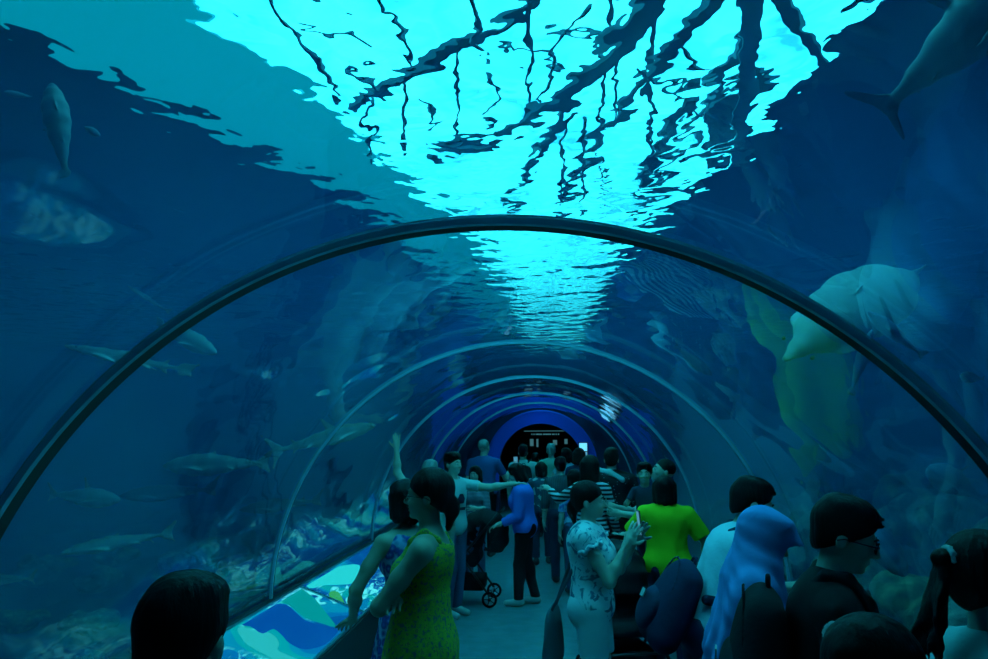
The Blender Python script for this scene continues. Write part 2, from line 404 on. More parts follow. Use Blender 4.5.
nt.links.new(tc.outputs['Object'], mp.inputs[0]); nt.links.new(mp.outputs[0], nz.inputs[0]); nt.links.new(nz.outputs[0], bp.inputs['Height'])
nt.links.new(bp.outputs[0], gs.inputs['Normal'])
mu = nt.nodes.new('ShaderNodeMath'); mu.operation = 'MULTIPLY'; mu.inputs[1].default_value = 1.05
ge = nt.nodes.new('ShaderNodeNewGeometry'); io = nt.nodes.new('ShaderNodeMapRange'); io.inputs[3].default_value = 1.45; io.inputs[4].default_value = 1/1.45
nt.links.new(ge.outputs['Backfacing'], io.inputs[0]); nt.links.new(io.outputs[0], fr.inputs['IOR'])
nt.links.new(fr.outputs[0], mu.inputs[0])
nt.links.new(mu.outputs[0], mx.inputs[0]); nt.links.new(tr.outputs[0], mx.inputs[1]); nt.links.new(gs.outputs[0], mx.inputs[2]); nt.links.new(mx.outputs[0], o_.inputs['Surface'])
N = 96
shell = arch_pts(R, N)+arch_pts(R+WALLT, N)[::-1]
g = extrude_profile('window_2', shell, YBACK, YEND, am, None, True, 24); tag(g, kind='structure')
# flat faces on the two springing edges
ribm = mat('rib_steel', (.35, .7, .85), .4, metal=.1)
sealm = mat('joint_silicone', (.2, .38, .46), .5)
undershade = mat('rib_underside_shade', (.006, .012, .02), .5)  # inner face of the rib; its shade is put into the near-black colour
def ring_prof(name, r0, r1, y0, y1, m, parent=None, a0=-.04, n=96):
    bm = bmesh.new(); rows = []
    for i in range(n+1):
        a = a0*PI+(PI-2*a0*PI)*i/n; c, s = math.cos(a), math.sin(a)
        rows.append([bm.verts.new((AX+r*c, y, ZB+r*s)) for r, y in ((r0, y0), (r1, y0), (r1, y1), (r0, y1))])
    for p, q in zip(rows, rows[1:]):
        for k in range(4): bm.faces.new((p[k], p[(k+1) % 4], q[(k+1) % 4], q[k]))
    bm.faces.new(rows[0]); bm.faces.new(rows[-1][::-1])
    return from_bm(name, bm, m, parent)
names = ['nearest and largest arched steel rib spanning the whole view', 'second arched rib, thin and pale, standing behind the women in front', 'third arched rib from the front inside the tunnel', 'fourth arched rib from the front inside the tunnel', 'fifth arched rib, last one before the dark exit', 'arched rib behind the viewer']
for k in range(5):
    y = D1+SP*k; w = .035
    e = empty('tunnel_rib', (0, 0, 0)); tag(e, names[k], 'rib', 'arched ribs of the tunnel')
    th = .024 if k == 0 else .018
    ring_prof('steel_band', R-th, R-.001, y-.03, y-.005, ribm, e)
    ring_prof('joint_seal', R+.001, R+.014, y-.012, y+.002, sealm, e)
    ring_prof('shaded_inner_face', R-th+.002, R-.001, y-.005, y+.06 if k == 0 else y+.012, undershade, e)

# ------------------------------------------------------------------ floor, ledges, backlit panels
fm = mat('walkway_floor', (.10, .20, .24), .45, pat=pat_noise(7, [(.35, (.085, .17, .2)), (.7, (.12, .22, .26))]), bump=(60, .15))
sbox('floor', AX-R-.1, AX+R+.1, YBACK, YEND+7, -.12, 0, fm)
ledm = mat('ledge_dark', (.012, .03, .04), .5)
framem = mat('panel_frame_metal', (.12, .4, .45), .35, metal=.5)
XO, XI, ZO, ZI = R+WALLT, 1.26, ZB, EYE-1.37
def ledge(side, name):
    s = side; XI = 1.26 if side < 0 else 1.62
    prof = [(AX+s*(XO+.03), 0), (AX+s*(XO+.03), ZO-.005), (AX+s*(R-.02), ZO-.005), (AX+s*(R-.08), ZO-.02), (AX+s*XI, ZI if s < 0 else ZO-.05), (AX+s*XI, ZI-.10), (AX+s*(XI+.06), ZI-.12), (AX+s*(XI+.06), 0)]
    return extrude_profile(name, prof, YBACK, YEND, ledm)
tag(ledge(-1, 'trim_2'), kind='structure'); tag(ledge(1, 'trim_3'), kind='structure')
def art_pat(seed):
    def f(nt, b, tc):
        mp = nt.nodes.new('ShaderNodeMapping'); mp.inputs['Location'].default_value = (seed, seed*1.7, 0)
        n = nt.nodes.new('ShaderNodeTexNoise'); n.inputs['Scale'].default_value = 1.15; n.inputs['Detail'].default_value = .6; n.inputs['Distortion'].default_value = .8
        r = ramp(nt, [(0, (0, .06, .30)), (.40, (0, .14, .42)), (.46, (0, .26, .45)), (.54, (0, .36, .38)), (.62, (.02, .50, .50))], 'CONSTANT')
        n2 = nt.nodes.new('ShaderNodeTexNoise'); n2.inputs['Scale'].default_value = 7; n2.inputs['Detail'].default_value = 2; n2.inputs['Distortion'].default_value = 1.5
        mp2 = nt.nodes.new('ShaderNodeMapping'); mp2.inputs['Scale'].default_value = (2.2, .6, 1); mp2.inputs['Rotation'].default_value = (0, 0, .3)
        r2 = ramp(nt, [(.50, (0, 0, 0)), (.62, (1, 1, 1))])
        n3 = nt.nodes.new('ShaderNodeTexNoise'); n3.inputs['Scale'].default_value = .9; n3.inputs['Detail'].default_value = 1
        r3 = ramp(nt, [(.50, (0, 0, 0)), (.53, (1, 1, 1))])
        mm = nt.nodes.new('ShaderNodeMixRGB'); mm.blend_type = 'MULTIPLY'; mm.inputs[0].default_value = 1
        mx = nt.nodes.new('ShaderNodeMixRGB'); mx.inputs[2].default_value = (.10, .95, 1.0, 1)
        L = nt.links.new
        L(tc.outputs['Object'], mp.inputs[0]); L(mp.outputs[0], n.inputs[0]); L(mp.outputs[0], mp2.inputs[0]); L(mp2.outputs[0], n2.inputs[0]); L(mp.outputs[0], n3.inputs[0])
        L(n.outputs[0], r.inputs[0]); L(n2.outputs[0], r2.inputs[0]); L(n3.outputs[0], r3.inputs[0])
        L(r2.outputs[0], mm.inputs[1]); L(r3.outputs[0], mm.inputs[2]); L(mm.outputs[0], mx.inputs[0]); L(r.outputs[0], mx.inputs[1])
        L(mx.outputs[0], b.inputs['Emission Color'])
    return f
PAN_E = .62
def panel(side, y0, y1, seed, label, group, shapes=()):
    s = side
    a, bq = (AX+s*(R-.10), ZO-.012), (AX+s*(XI+.03), ZI+.012)
    nx_, nz_ = (a[1]-bq[1]), (R-.10-XI-.03)
    nrm = Vector((-s*nx_, 0, nz_)).normalized()
    e = empty('info_panel', (0, 0, 0)); tag(e, label, 'panel', group)
    bm = bmesh.new(); A = Vector((a[0], 0, a[1]))+nrm*.006; B = Vector((bq[0], 0, bq[1]))+nrm*.006
    add_prism(bm, [A+EY*(y0+.02), B+EY*(y0+.02), B+EY*(y1-.02), A+EY*(y1-.02)], nrm*.012)
    from_bm('lit_graphic', bm, mat('backlit_map_print', (.02, .1, .12), .25, emit=(0, .5, .6), es=PAN_E, pat=art_pat(seed)), e)
    def onp(cx, cy_):          # a point of the print, on the panel's plane
        d = ray(200+cx/4.49, 540+cy_/4.49); Pp = A+nrm*.0125; return CAM+d*((Pp-CAM).dot(nrm)/d.dot(nrm))
    for (nm_, col_, poly) in shapes:
        P3 = [onp(*q) for q in poly]; P4 = []
        for i in range(len(P3)):       # round the outline
            a_, b_, c_, d_ = P3[i-1], P3[i], P3[(i+1) % len(P3)], P3[(i+2) % len(P3)]
            for t in (0, .33, .66): P4.append(.5*((2*b_)+(c_-a_)*t+(2*a_-5*b_+4*c_-d_)*t*t+(3*b_-a_-3*c_+d_)*t**3))
        P4 = [Vector((p.x, min(max(p.y, y0+.03), y1-.03), p.z)) for p in P4]
        lim = lambda p: max(min((p-A).dot((B-A).normalized()), (B-A).length-.01), .02)
        P4 = [A+nrm*.0125+EY*p.y+(B-A).normalized()*lim(p-EY*p.y) for p in P4]
        bm = bmesh.new(); add_prism(bm, P4, nrm*(.0008+.0005*shapes.index((nm_, col_, poly)))); from_bm(nm_, bm, mat('print_'+nm_, (.02, .06, .08), .25, emit=col_, es=PAN_E, pat=None), e)
    bm = bmesh.new()
    for P in (A, B): add_prism(bm, [P+EY*y0-nrm*.004, P+EY*y1-nrm*.004, P+EY*y1+nrm*.02, P+EY*y0+nrm*.02], Vector((.022*(1 if P is A else -1)*s, 0, 0)))
    for y in (y0, y1-.02): add_prism(bm, [A+EY*y-nrm*.004, B+EY*y-nrm*.004, B+EY*y+nrm*.02, A+EY*y+nrm*.02], Vector((0, .02, 0)))
    from_bm('frame', bm, framem, e)
ys = [5.85-SP*2, 5.85-SP, 5.85, 5.85+SP, 5.85+2*SP, 5.85+3*SP]
lab = ['backlit sea map panel on the left ledge behind the viewer', 'backlit sea map panel on left ledge, nearest, with dark blue shapes', 'backlit sea map panel on left ledge beside the yellow dress woman', 'backlit sea map panel on left ledge behind the girl in blue', 'backlit sea map panel on left ledge, far, behind the standing crowd']
for k in range(5):
    SH1 = [('pale_shallows', (.02, .62, .62), [(278, 250), (360, 198), (378, 262), (362, 292), (310, 282)]),
           ('green_shelf', (0, .32, .30), [(385, 188), (430, 166), (560, 320), (612, 392), (560, 378), (470, 348), (400, 292), (370, 282), (360, 240)]),
           ('deep_sea', (0, .06, .36), [(190, 345), (230, 305), (300, 288), (385, 290), (440, 335), (480, 365), (560, 385), (612, 395), (618, 412), (560, 470), (470, 492), (400, 462), (370, 430), (330, 400), (280, 420), (230, 390), (186, 380)])]
    SH2 = [('pale_shallows', (.02, .72, .72), [(440, 162), (490, 120), (600, 80), (612, 116), (715, 112), (702, 190), (560, 202), (490, 216)]),
           ('blue_basin', (0, .20, .42), [(462, 340), (540, 298), (650, 305), (755, 258), (745, 300), (632, 402), (560, 330)]),
           ('green_islet', (.03, .42, .10), [(578, 240), (620, 234), (646, 288), (600, 302)])]
    if k: panel(-1, ys[k], ys[k+1], 3.1*k+.4, lab[k], 'backlit panels on the left ledge', {1: SH1, 2: SH2}.get(k, ()))

# ------------------------------------------------------------------ far end: blue portal wall and dark room
bluem = mat('portal_blue_paint', (.01, .12, .80), .6)
darkroom = mat('dark_room_paint', (.008, .012, .018), .8)
rp, cz = .555*R, ZB+.26*R
bm = bmesh.new(); inner = []; outer = []
n = 64
for y in (YEND, YEND+.45):
    a = [bm.verts.new((AX+rp*math.cos(t), y, cz+rp*math.sin(t))) for t in [PI*1.0*i/n for i in range(n+1)]]
    a = [bm.verts.new((AX+rp, y, 0))]+a+[bm.verts.new((AX-rp, y, 0))]
    ro_ = R+.05
    o = [bm.verts.new((AX+ro_*math.cos(t), y, ZB+ro_*math.sin(t))) for t in [PI*i/n for i in range(n+1)]]
    o = [bm.verts.new((AX+ro_, y, 0))]+o+[bm.verts.new((AX-ro_, y, 0))]
    inner.append(a); outer.append(o)
m_ = len(inner[0])
for i in range(m_-1):
    bm.faces.new((inner[0][i], inner[0][i+1], outer[0][i+1], outer[0][i])); bm.faces.new((inner[1][i], outer[1][i], outer[1][i+1], inner[1][i+1]))
    bm.faces.new((inner[0][i], inner[1][i], inner[1][i+1], inner[0][i+1])); bm.faces.new((outer[0][i], outer[0][i+1], outer[1][i+1], outer[1][i]))
for i in (0, m_-1): bm.faces.new((inner[0][i], outer[0][i], outer[1][i], inner[1][i]))
tag(from_bm('wall_end', bm, mat('end_wall_navy', (.01, .05, .14), .8)), kind='structure')
bm = bmesh.new(); rows = []
for (r_, y_) in ((rp, YEND-.03), (rp+.30, YEND-.03), (rp+.34, YEND-.005), (rp, YEND-.005)):
    rows.append([bm.verts.new((AX+r_, y_, ZB-.04))]+[bm.verts.new((AX+r_*math.cos(t), y_, cz+r_*math.sin(t))) for t in [PI*i/64 for i in range(65)]]+[bm.verts.new((AX-r_, y_, ZB-.04))])
for j in range(4):
    a, b = rows[j], rows[(j+1) % 4]
    for i in range(66): bm.faces.new((a[i], a[i+1], b[i+1], b[i]))
bm.faces.new([r_[0] for r_ in rows]); bm.faces.new([r_[-1] for r_ in rows][::-1])
tag(from_bm('trim_4', bm, bluem), kind='structure')
sbox('wall_end_right', AX+R+.05, TX1, YEND+.62, YEND+.9, -.3, SKYH, tankm)
sbox('wall_end_left', TX0, AX-R-.05, YEND+.62, YEND+.9, -.3, SKYH, tankm)
sbox('wall_end_top', AX-R-.05, AX+R+.05, YEND+.62, YEND+.9, ZB+R+.06, SKYH, tankm)
YR = YEND+6.5
sbox('wall_room_back', AX-2, AX+2, YR, YR+.1, 0, 3, darkroom)
sbox('wall_room_left', AX-2.1, AX-2, YEND+.45, YR+.1, 0, 3, darkroom); sbox('wall_room_right', AX+2, AX+2.1, YEND+.45, YR+.1, 0, 3, darkroom)
sbox('ceiling_room', AX-2.1, AX+2.1, YEND+.45, YR+.1, 3, 3.1, darkroom)
glow = mat('exhibit_glow', (.02, .05, .06), .5, emit=(.10, .42, .50), es=.3)
def place_flat(name, px0, px1, py0, py1, Y, m, label, cat, group=None, th=.03):
    a, b = at(px0, py1, Y), at(px1, py0, Y); bm = bmesh.new(); add_box(bm, a.x, b.x, Y-th, Y, a.z, b.z)
    return tag(from_bm(name, bm, m), label, cat, group)
place_flat('light_strip', 524, 567, 430.6, 431.4, YR, glow, 'thin pale light strip high on the dark wall beyond the exit', 'light strip')
rs = random.Random(4)
sg = empty('wall_lettering'); tag(sg, 'row of small unreadable pale letters under the thin light strip', 'lettering')
x = 531.5
while x < 559:
    bm = bmesh.new(); w = rs.uniform(.7, 1.2); a, b = at(x, 434.9, YR), at(x+w, 433.6, YR); add_box(bm, a.x, b.x, YR-.03, YR, a.z, b.z); from_bm('letter', bm, glow, sg); x += w+.35+(0.9 if rs.random() < .18 else 0)
exm = mat('exhibit_panel_print', (.02, .05, .06), .5, emit=(.12, .45, .55), es=.9, pat=None)
for (x0, x1, y0, y1, lb) in ((530, 533.5, 439, 446, 'left pale glowing exhibit panel on the dark wall beyond the exit'), (536.5, 538.3, 439, 447, 'narrow pale glowing exhibit strip on the dark wall beyond the exit'), (553, 557, 440, 445, 'dim glowing exhibit panel right of centre beyond the exit'), (564.5, 567.5, 439, 444, 'small glowing exhibit panel at right end of the dark wall')):
    place_flat('exhibit_panel', x0, x1, y0, y1, YR, mat('exhibit_print', (.02, .05, .06), .5, emit=(.12, .42, .5), es=.22), lb, 'panel', 'glowing exhibit panels beyond the exit')
e = empty('lit_screen'); tag(e, 'small bright blue-white screen at the right of the exit arch', 'screen')
Ys = YEND-.12
a, b = at(579.5, 456, Ys), at(587, 443, Ys)
bm = bmesh.new(); add_box(bm, a.x-.02, b.x+.02, Ys, Ys+.06, a.z-.02, b.z+.02, .005); from_bm('casing', bm, ledm, e)
bm = bmesh.new(); add_box(bm, a.x, b.x, Ys-.008, Ys+.002, at(580, 451, Ys).z, b.z); from_bm('display', bm, mat('screen_glow', (.1, .3, .4), .3, emit=(.15, .65, 1), es=.9, pat=None), e)
bm = bmesh.new(); add_box(bm, a.x, b.x, Ys-.008, Ys+.002, a.z, at(580, 452, Ys).z); from_bm('lower_display', bm, mat('screen_glow_low', (.1, .2, .3), .3, emit=(.1, .35, .5), es=.8), e)
bm = bmesh.new(); add_box(bm, (a.x+b.x)/2-.03, (a.x+b.x)/2+.03, Ys+.01, Ys+.05, 0, a.z); from_bm('post', bm, ledm, e)

# ------------------------------------------------------------------ light
w = bpy.data.worlds.new('world'); scene.world = w; w.use_nodes = True
w.node_tree.nodes['Background'].inputs[0].default_value = (.0, .02, .05, 1); w.node_tree.nodes['Background'].inputs[1].default_value = .3
def area(name, loc, sx, sy, power, col, rot=(0, 0, 0)):
    l = bpy.data.lights.new(name, 'AREA'); l.shape = 'RECTANGLE'; l.size = sx; l.size_y = sy; l.energy = power; l.color = col
    o = bpy.data.objects.new(name, l); C.objects.link(o); o.location = loc; o.rotation_euler = rot; return o
CY = (.10, .78, 1.0)
LP = 450
l = bpy.data.lights.new('portal_lamp', 'AREA'); l.size = .5; l.energy = .45; l.color = (.02, .2, 1)
o = bpy.data.objects.new('portal_lamp', l); C.objects.link(o); o.location = (AX, YEND-.55, ZB+R-.35); o.rotation_euler = (R_ := math.radians(50), 0, 0)
scene.view_settings.view_transform = 'Standard'; scene.view_settings.look = 'None'; scene.view_settings.exposure = .45; scene.view_settings.gamma = 1; scene.view_settings.use_curve_mapping = False
cy_ = scene.cycles
cy_.max_bounces = 8; cy_.transparent_max_bounces = 24; cy_.volume_bounces = 1; cy_.diffuse_bounces = 2; cy_.glossy_bounces = 3; cy_.transmission_bounces = 6
cy_.use_denoising = True
cy_.sample_clamp_indirect = 4
# ------------------------------------------------------------------ people
SKIN = mat('skin', (.62, .50, .40), .55, bump=(25, .05))
SKIN2 = mat('skin_tan', (.50, .37, .27), .55, bump=(25, .05))
HAIR = mat('hair_black', (.010, .009, .009), .6, spec=.22, bump=(38, .6, (1, 1, .12)))
HAIRG = mat('hair_grey', (.30, .30, .29), .6, bump=(38, .6, (1, 1, .15)))
EYEM = mat('eye_dark', (.03, .025, .02), .15); EYEW = mat('eye_white', (.7, .7, .68), .3)
SHOE = mat('shoe_dark', (.03, .03, .035), .6); SHOEW = mat('shoe_pale', (.5, .5, .5), .6)
def cloth(name, col, **k): return mat(name, col, .85, spec=.2, bump=k.pop('bump', (45, .12)), **k)
BLK = cloth('cloth_black', (.014, .015, .018)); NAVY = cloth('cloth_navy', (.02, .035, .09)); JEAN = cloth('denim', (.06, .11, .22)); JEAND = cloth('denim_dark', (.025, .04, .09))
def rotx(a): return np.array([[1, 0, 0], [0, math.cos(a), -math.sin(a)], [0, math.sin(a), math.cos(a)]])
def roty(a): return np.array([[math.cos(a), 0, math.sin(a)], [0, 1, 0], [-math.sin(a), 0, math.cos(a)]])
def rotz(a): return np.array([[math.cos(a), -math.sin(a), 0], [math.sin(a), math.cos(a), 0], [0, 0, 1]])
def unit(v): v = np.array(v, float); return v/np.linalg.norm(v)
class Fig:
    """Skeleton of a figure 1.7 m tall, facing +Y, scaled by s."""
    def __init__(f, s=1, lean=0, side=0, twist=0, head=(0, 0, 0), arms=(None, None), legs=(None, None), female=False, wide=1.0, hs=1.0, squat=0):
        f.s, f.female, f.wide, f.hs = s, female, wide, hs
        d = math.radians
        f.T = rotx(-d(lean))@roty(d(side))@rotz(d(twist)); f.pv = np.array([0, 0, .95])
        f.Hr = rotz(d(head[0]))@rotx(-d(head[1]))@roty(d(head[2])); f.nk = np.array([0, -.005, 1.47])
        f.arms = []; shw = .175*(.94 if female else 1.03)*wide
        for i, sd in enumerate((-1, 1)):
            a = arms[i] or ((sd*.18, -.02, -1), (sd*.02, .25, -1), None, None)
            S = f.tp((sd*shw, -.005, 1.358)); E = S+unit(a[0])*.285; W = E+unit(a[1])*.25
            hd = unit(a[2]) if a[2] is not None else unit(a[1]); pn = np.array(a[3], float) if a[3] is not None else np.array([-sd, 0, 0.])
            pn = unit(pn-hd*(pn@hd)+1e-6); f.arms.append((S, E, W, hd, pn, a[4] if len(a) > 4 else .35))
        f.legs = []
        for i, sd in enumerate((-1, 1)):
            l = legs[i] or (0, 0)          # forward offset of knee, of ankle
            Hp = np.array([sd*.088*wide, 0, .91]); K = np.array([sd*.092*wide, l[0]+.015, .49]); A = np.array([sd*.095*wide, l[1]-.03, .085])
            f.legs.append((Hp, K, A))
    def tp(f, p): return f.pv+f.T@(np.array(p, float)-f.pv)
    def hp(f, p):
        q = f.Hr@((np.array(p, float)-f.nk)*f.hs)
        return f.tp(f.nk+q)
    def HR(f): return f.T@f.Hr
    def torso(f, S, o=0, k=.05, top=True, butt=True):
        w = f.wide; T = f.T; t = f.tp; s = f.s
        E = lambda c, r, R=None, kk=k: S.ell(t(c)*s, (np.array(r)+o)*s, T if R is None else R, kk*s)
        fe = f.female
        S.ell(np.array([0, -.005, .94])*s, (np.array([.165*w, .115*w, .125])+o)*s, np.eye(3), k*s)
        E((0, 0, 1.08), ((.128 if fe else .14)*w, .098*w, .15)); E((0, .0, 1.25), ((.142 if fe else .155)*w, .105*w, .16))
        E((0, -.02, 1.33), (.15*w, .085*w, .09))
        if top:
            for x in (-1, 1): S.cap(t((x*.03, -.012, 1.395))*s, t((x*.15*w, -.005, 1.362))*s, (.050+o*.8)*s, (.046+o*.8)*s, k*s)
        if fe:
            for x in (-.07, .07): E((x, .075, 1.245), (.062, .06, .065), None, .03)
        for x in (-.075, .075) if butt else (): S.ell(np.array([x, -.055, .92])*s, (np.array([.085, .085, .095])+o)*s, np.eye(3), k*s)
    def arm(f, S, i, o=0, upto=2.0, k=.03, tr=1.0):
        Sh, E, W = f.arms[i][:3]; s = f.s; q = (.9 if f.female else 1.0)*tr
        S.cap(Sh*s, (Sh+(E-Sh)*.5)*s, (.050*q+o)*s, (.045*q+o)*s, k*s)
        if upto > .5: S.cap((Sh+(E-Sh)*.5)*s, E*s, (.045*q+o)*s, (.038*q+o)*s, k*s)
        if upto > 1: S.cap(E*s, (E+(W-E)*.35)*s, (.038*q+o)*s, (.040*q+o)*s, k*s); S.cap((E+(W-E)*.35)*s, W*s, (.040*q+o)*s, (.026*q+o)*s, k*s)
    def hand(f, S, i):
        Sh, E, W, h, n, c = f.arms[i]; s = f.s; sd = -1 if i == 0 else 1
        ac = np.cross(h, n)*(1)                      # across the palm
        th = -ac if np.dot(ac, np.cross(h, n)) and sd > 0 else ac
        Rm = np.stack([ac, h, n], 1)
        S.cap(W*s, (W+h*.03)*s, .026*s, .028*s, .015*s)
        S.ell((W+h*.055)*s, np.array([.040, .05, .017])*s, Rm, .015*s)
        for j in range(4):
            u = (j-1.5); ln = (.85, .98, 1, .78)[j] if sd < 0 else (.78, 1, .98, .85)[j]
            p = W+h*.09+ac*u*.0205; d = unit(h+ac*u*.06); a = c*.5
            for L, r0, r1 in ((.042, .0095, .0088), (.026, .0088, .0082), (.021, .0082, .0072)):
                d = unit(d*math.cos(a)+n*math.sin(a)) if a else d
                q = p+d*L*ln; S.cap(p*s, q*s, r0*s, r1*s, .003*s); p = q; a = c
        p = W+h*.025+th*.03; d = unit(h*.65+th*.75+n*.25); q = p+d*.042; S.cap(p*s, q*s, .0135*s, .0105*s, .008*s)
        d = unit(d+h*.5+n*.3*c); S.cap(q*s, (q+d*.032)*s, .0105*s, .0085*s, .004*s)
    def body(f, vox, hands=True, feet=True):
        S = Solid(vox); s = f.s; f.torso(S)
        t = f.tp; h = f.hp; HR = f.HR(); z = f.hs*s
        S.cap(t((0, -.015, 1.36))*s, h((0, .0, 1.50))*s, .060*s*(.88 if f.female else 1), .053*z*(.9 if f.female else 1), .03*s)
        S.ell(h((0, -.012, 1.612))*s, np.array([.075, .092, .088])*z, HR, .02*s)
        S.ell(h((0, .028, 1.575))*s, np.array([.063, .068, .085])*z, HR, .02*s)
        S.ell(h((0, .040, 1.520))*s, np.array([.047, .048, .042])*z, HR, .02*s)
        S.ell(h((0, .078, 1.497))*s, np.array([.018, .016, .015])*z, HR, .015*s)
        S.cap(h((-.028, .082, 1.607))*s, h((.028, .082, 1.607))*s, .013*z, .013*z, .012*s)
        for x in (-1, 1):
            S.ell(h((x*.031, .106, 1.586))*s, np.array([.017, .014, .011])*z, HR, .008*s, True)
            S.ell(h((x*.035, .074, 1.555))*s, np.array([.02, .02, .018])*z, HR, .015*s)
            S.ell(h((x*.077, -.004, 1.572))*s, np.array([.010, .019, .030])*z, HR, .006*s)
            S.ell(h((x*.030, .0865, 1.585))*s, np.array([.012, .012, .011])*z, HR, .003*s)
        S.cap(h((0, .094, 1.588))*s, h((0, .112, 1.560))*s, .0085*z, .013*z, .008*s)
        S.cap(h((-.010, .100, 1.553))*s, h((.010, .100, 1.553))*s, .008*z, .008*z, .006*s)
        S.ell(h((0, .090, 1.533))*s, np.array([.023, .012, .0065])*z, HR, .004*s); S.ell(h((0, .088, 1.520))*s, np.array([.020, .012, .0065])*z, HR, .004*s)
        for i in (0, 1):
            f.arm(S, i); 
            if hands: f.hand(S, i)
            Hp, K, A = f.legs[i]
            S.cap(Hp*s, K*s, .085*s, .052*s, .04*s); S.cap(K*s, A*s, .052*s, .034*s, .03*s)
            S.ell((K+(A-K)*.3+np.array([0, -.018, 0]))*s, np.array([.048, .052, .11])*s, None, .03*s)
            if feet: S.cap((A+np.array([0, -.025, -.045]))*s, (A+np.array([0, .15, -.058]))*s, .036*s, .026*s, .02*s)
        return S
def garment(f, vox, o=.020, sleeve=.5, hem=.86, neck=None, pants=None, skirt=None, torso=True, seed=0, fold=.004, so=.010, lowneck=False):
    S = Solid(vox); s = f.s
    tube = torso and not skirt
    if torso: f.torso(S, o, top=not neck == 'strap', butt=not tube)
    if tube:
        w = f.wide
        def tb(X, Y, Z):
            ax, ay = (.178*w+o)*s, (.136*w+o)*s
            return np.maximum((np.sqrt((X/ax)**2+((Y+.012*s)/ay)**2)-1)*ay*.9, Z-1.02*s)
        S.fn((-.27*w*s, -.24*w*s, (hem-.02)*s), (.27*w*s, .24*w*s, 1.03*s), tb, .06*s)
    if sleeve > 0 and torso:
        for i in (0, 1):
            Sh, E, W = f.arms[i][:3]; q = .9 if f.female else 1.0
            T1 = Sh+(E-Sh)*min(1, sleeve)
            S.cap(Sh*s, (T1+(unit(E-Sh)*.06 if sleeve < 1 else 0))*s, (.052*q+so)*s, (.046*q+so+.004)*s, .03*s, None, [(T1*s, unit(E-Sh))] if sleeve < 1 else ())
            if sleeve > 1:
                T2 = E+(W-E)*(sleeve-1); S.cap(E*s, (T2+unit(W-E)*.05)*s, (.040*q+so)*s, (.034*q+so)*s, .02*s, None, [(T2*s, unit(W-E))])
    if skirt:
        za, zb, rx, ry, n = skirt   # top z, bottom z, bottom radii, pleats
        def fs(X, Y, Z):
            u = np.clip((za*s-Z)/((za-zb)*s), 0, 1); ax = (.14+(rx-.14)*u**.8)*s; ay = (.11+(ry-.11)*u**.8)*s
            th = np.arctan2(Y, X); d = (np.sqrt((X/ax)**2+(Y/ay)**2)-1)*np.minimum(ax, ay)+.012*s*u*np.sin(n*th+3*np.sin(th*2+seed))
            return np.maximum(d*.8, np.maximum(zb*s-Z, Z-za*s))
        S.fn((-rx*1.1*s, -ry*1.1*s, zb*s-.01), (rx*1.1*s, ry*1.1*s, za*s), fs, .04*s)
    if pants:
        zend, po = pants
        if not torso:
            S.ell(np.array([0, -.005, .95])*s, np.array([.165*f.wide+po, .12*f.wide+po, .12])*s, None, .04*s)
            for x in (-.075, .075): S.ell(np.array([x, -.055, .92])*s, (np.array([.085, .085, .095])+po)*s, None, .04*s)
        for i in (0, 1):
            Hp, K, A = f.legs[i]; cl = [((0, 0, zend*s), (0, 0, -1))]
            S.cap(Hp*s, K*s, (.088+po)*s, (.054+po*1.4)*s, .03*s, None, cl)
            if zend < .5: S.ell((K+(A-K)*.28+np.array([0, -.018, 0]))*s, (np.array([.050, .056, .12])+po)*s, None, .03*s)
            if zend < .5: S.cap(K*s, A*s, (.054+po*1.4)*s, (.042+po*1.6)*s, .02*s, None, cl)
        if not torso: S.clip((0, 0, 1.0*s), (0, 0, 1))
    S.noise = folds(fold*s, 22/s, seed, .8)
    if torso:
        if not skirt and hem: S.clip((0, 0, hem*s), (0, 0, -1))
        c = f.tp((0, .0, 1.455))*s; T = f.T
        w, dp, fr = {None: (.068, .06, .035), 'wide': (.10, .09, .06), 'strap': (.115, .16, .12)}[neck]
        def nk(X, Y, Z):
            x = (X-c[0])*T[0, 0]+(Y-c[1])*T[1, 0]+(Z-c[2])*T[2, 0]; y = (X-c[0])*T[0, 1]+(Y-c[1])*T[1, 1]+(Z-c[2])*T[2, 1]; z = (X-c[0])*T[0, 2]+(Y-c[1])*T[1, 2]+(Z-c[2])*T[2, 2]
            return -((np.sqrt((x/(w*s))**2+((y-.02*s)/(dp*s))**2+((z)/((.06 if neck != 'strap' else .12)*s))**2)-1)*.05*s)
        S.subs.append(nk)
    return S
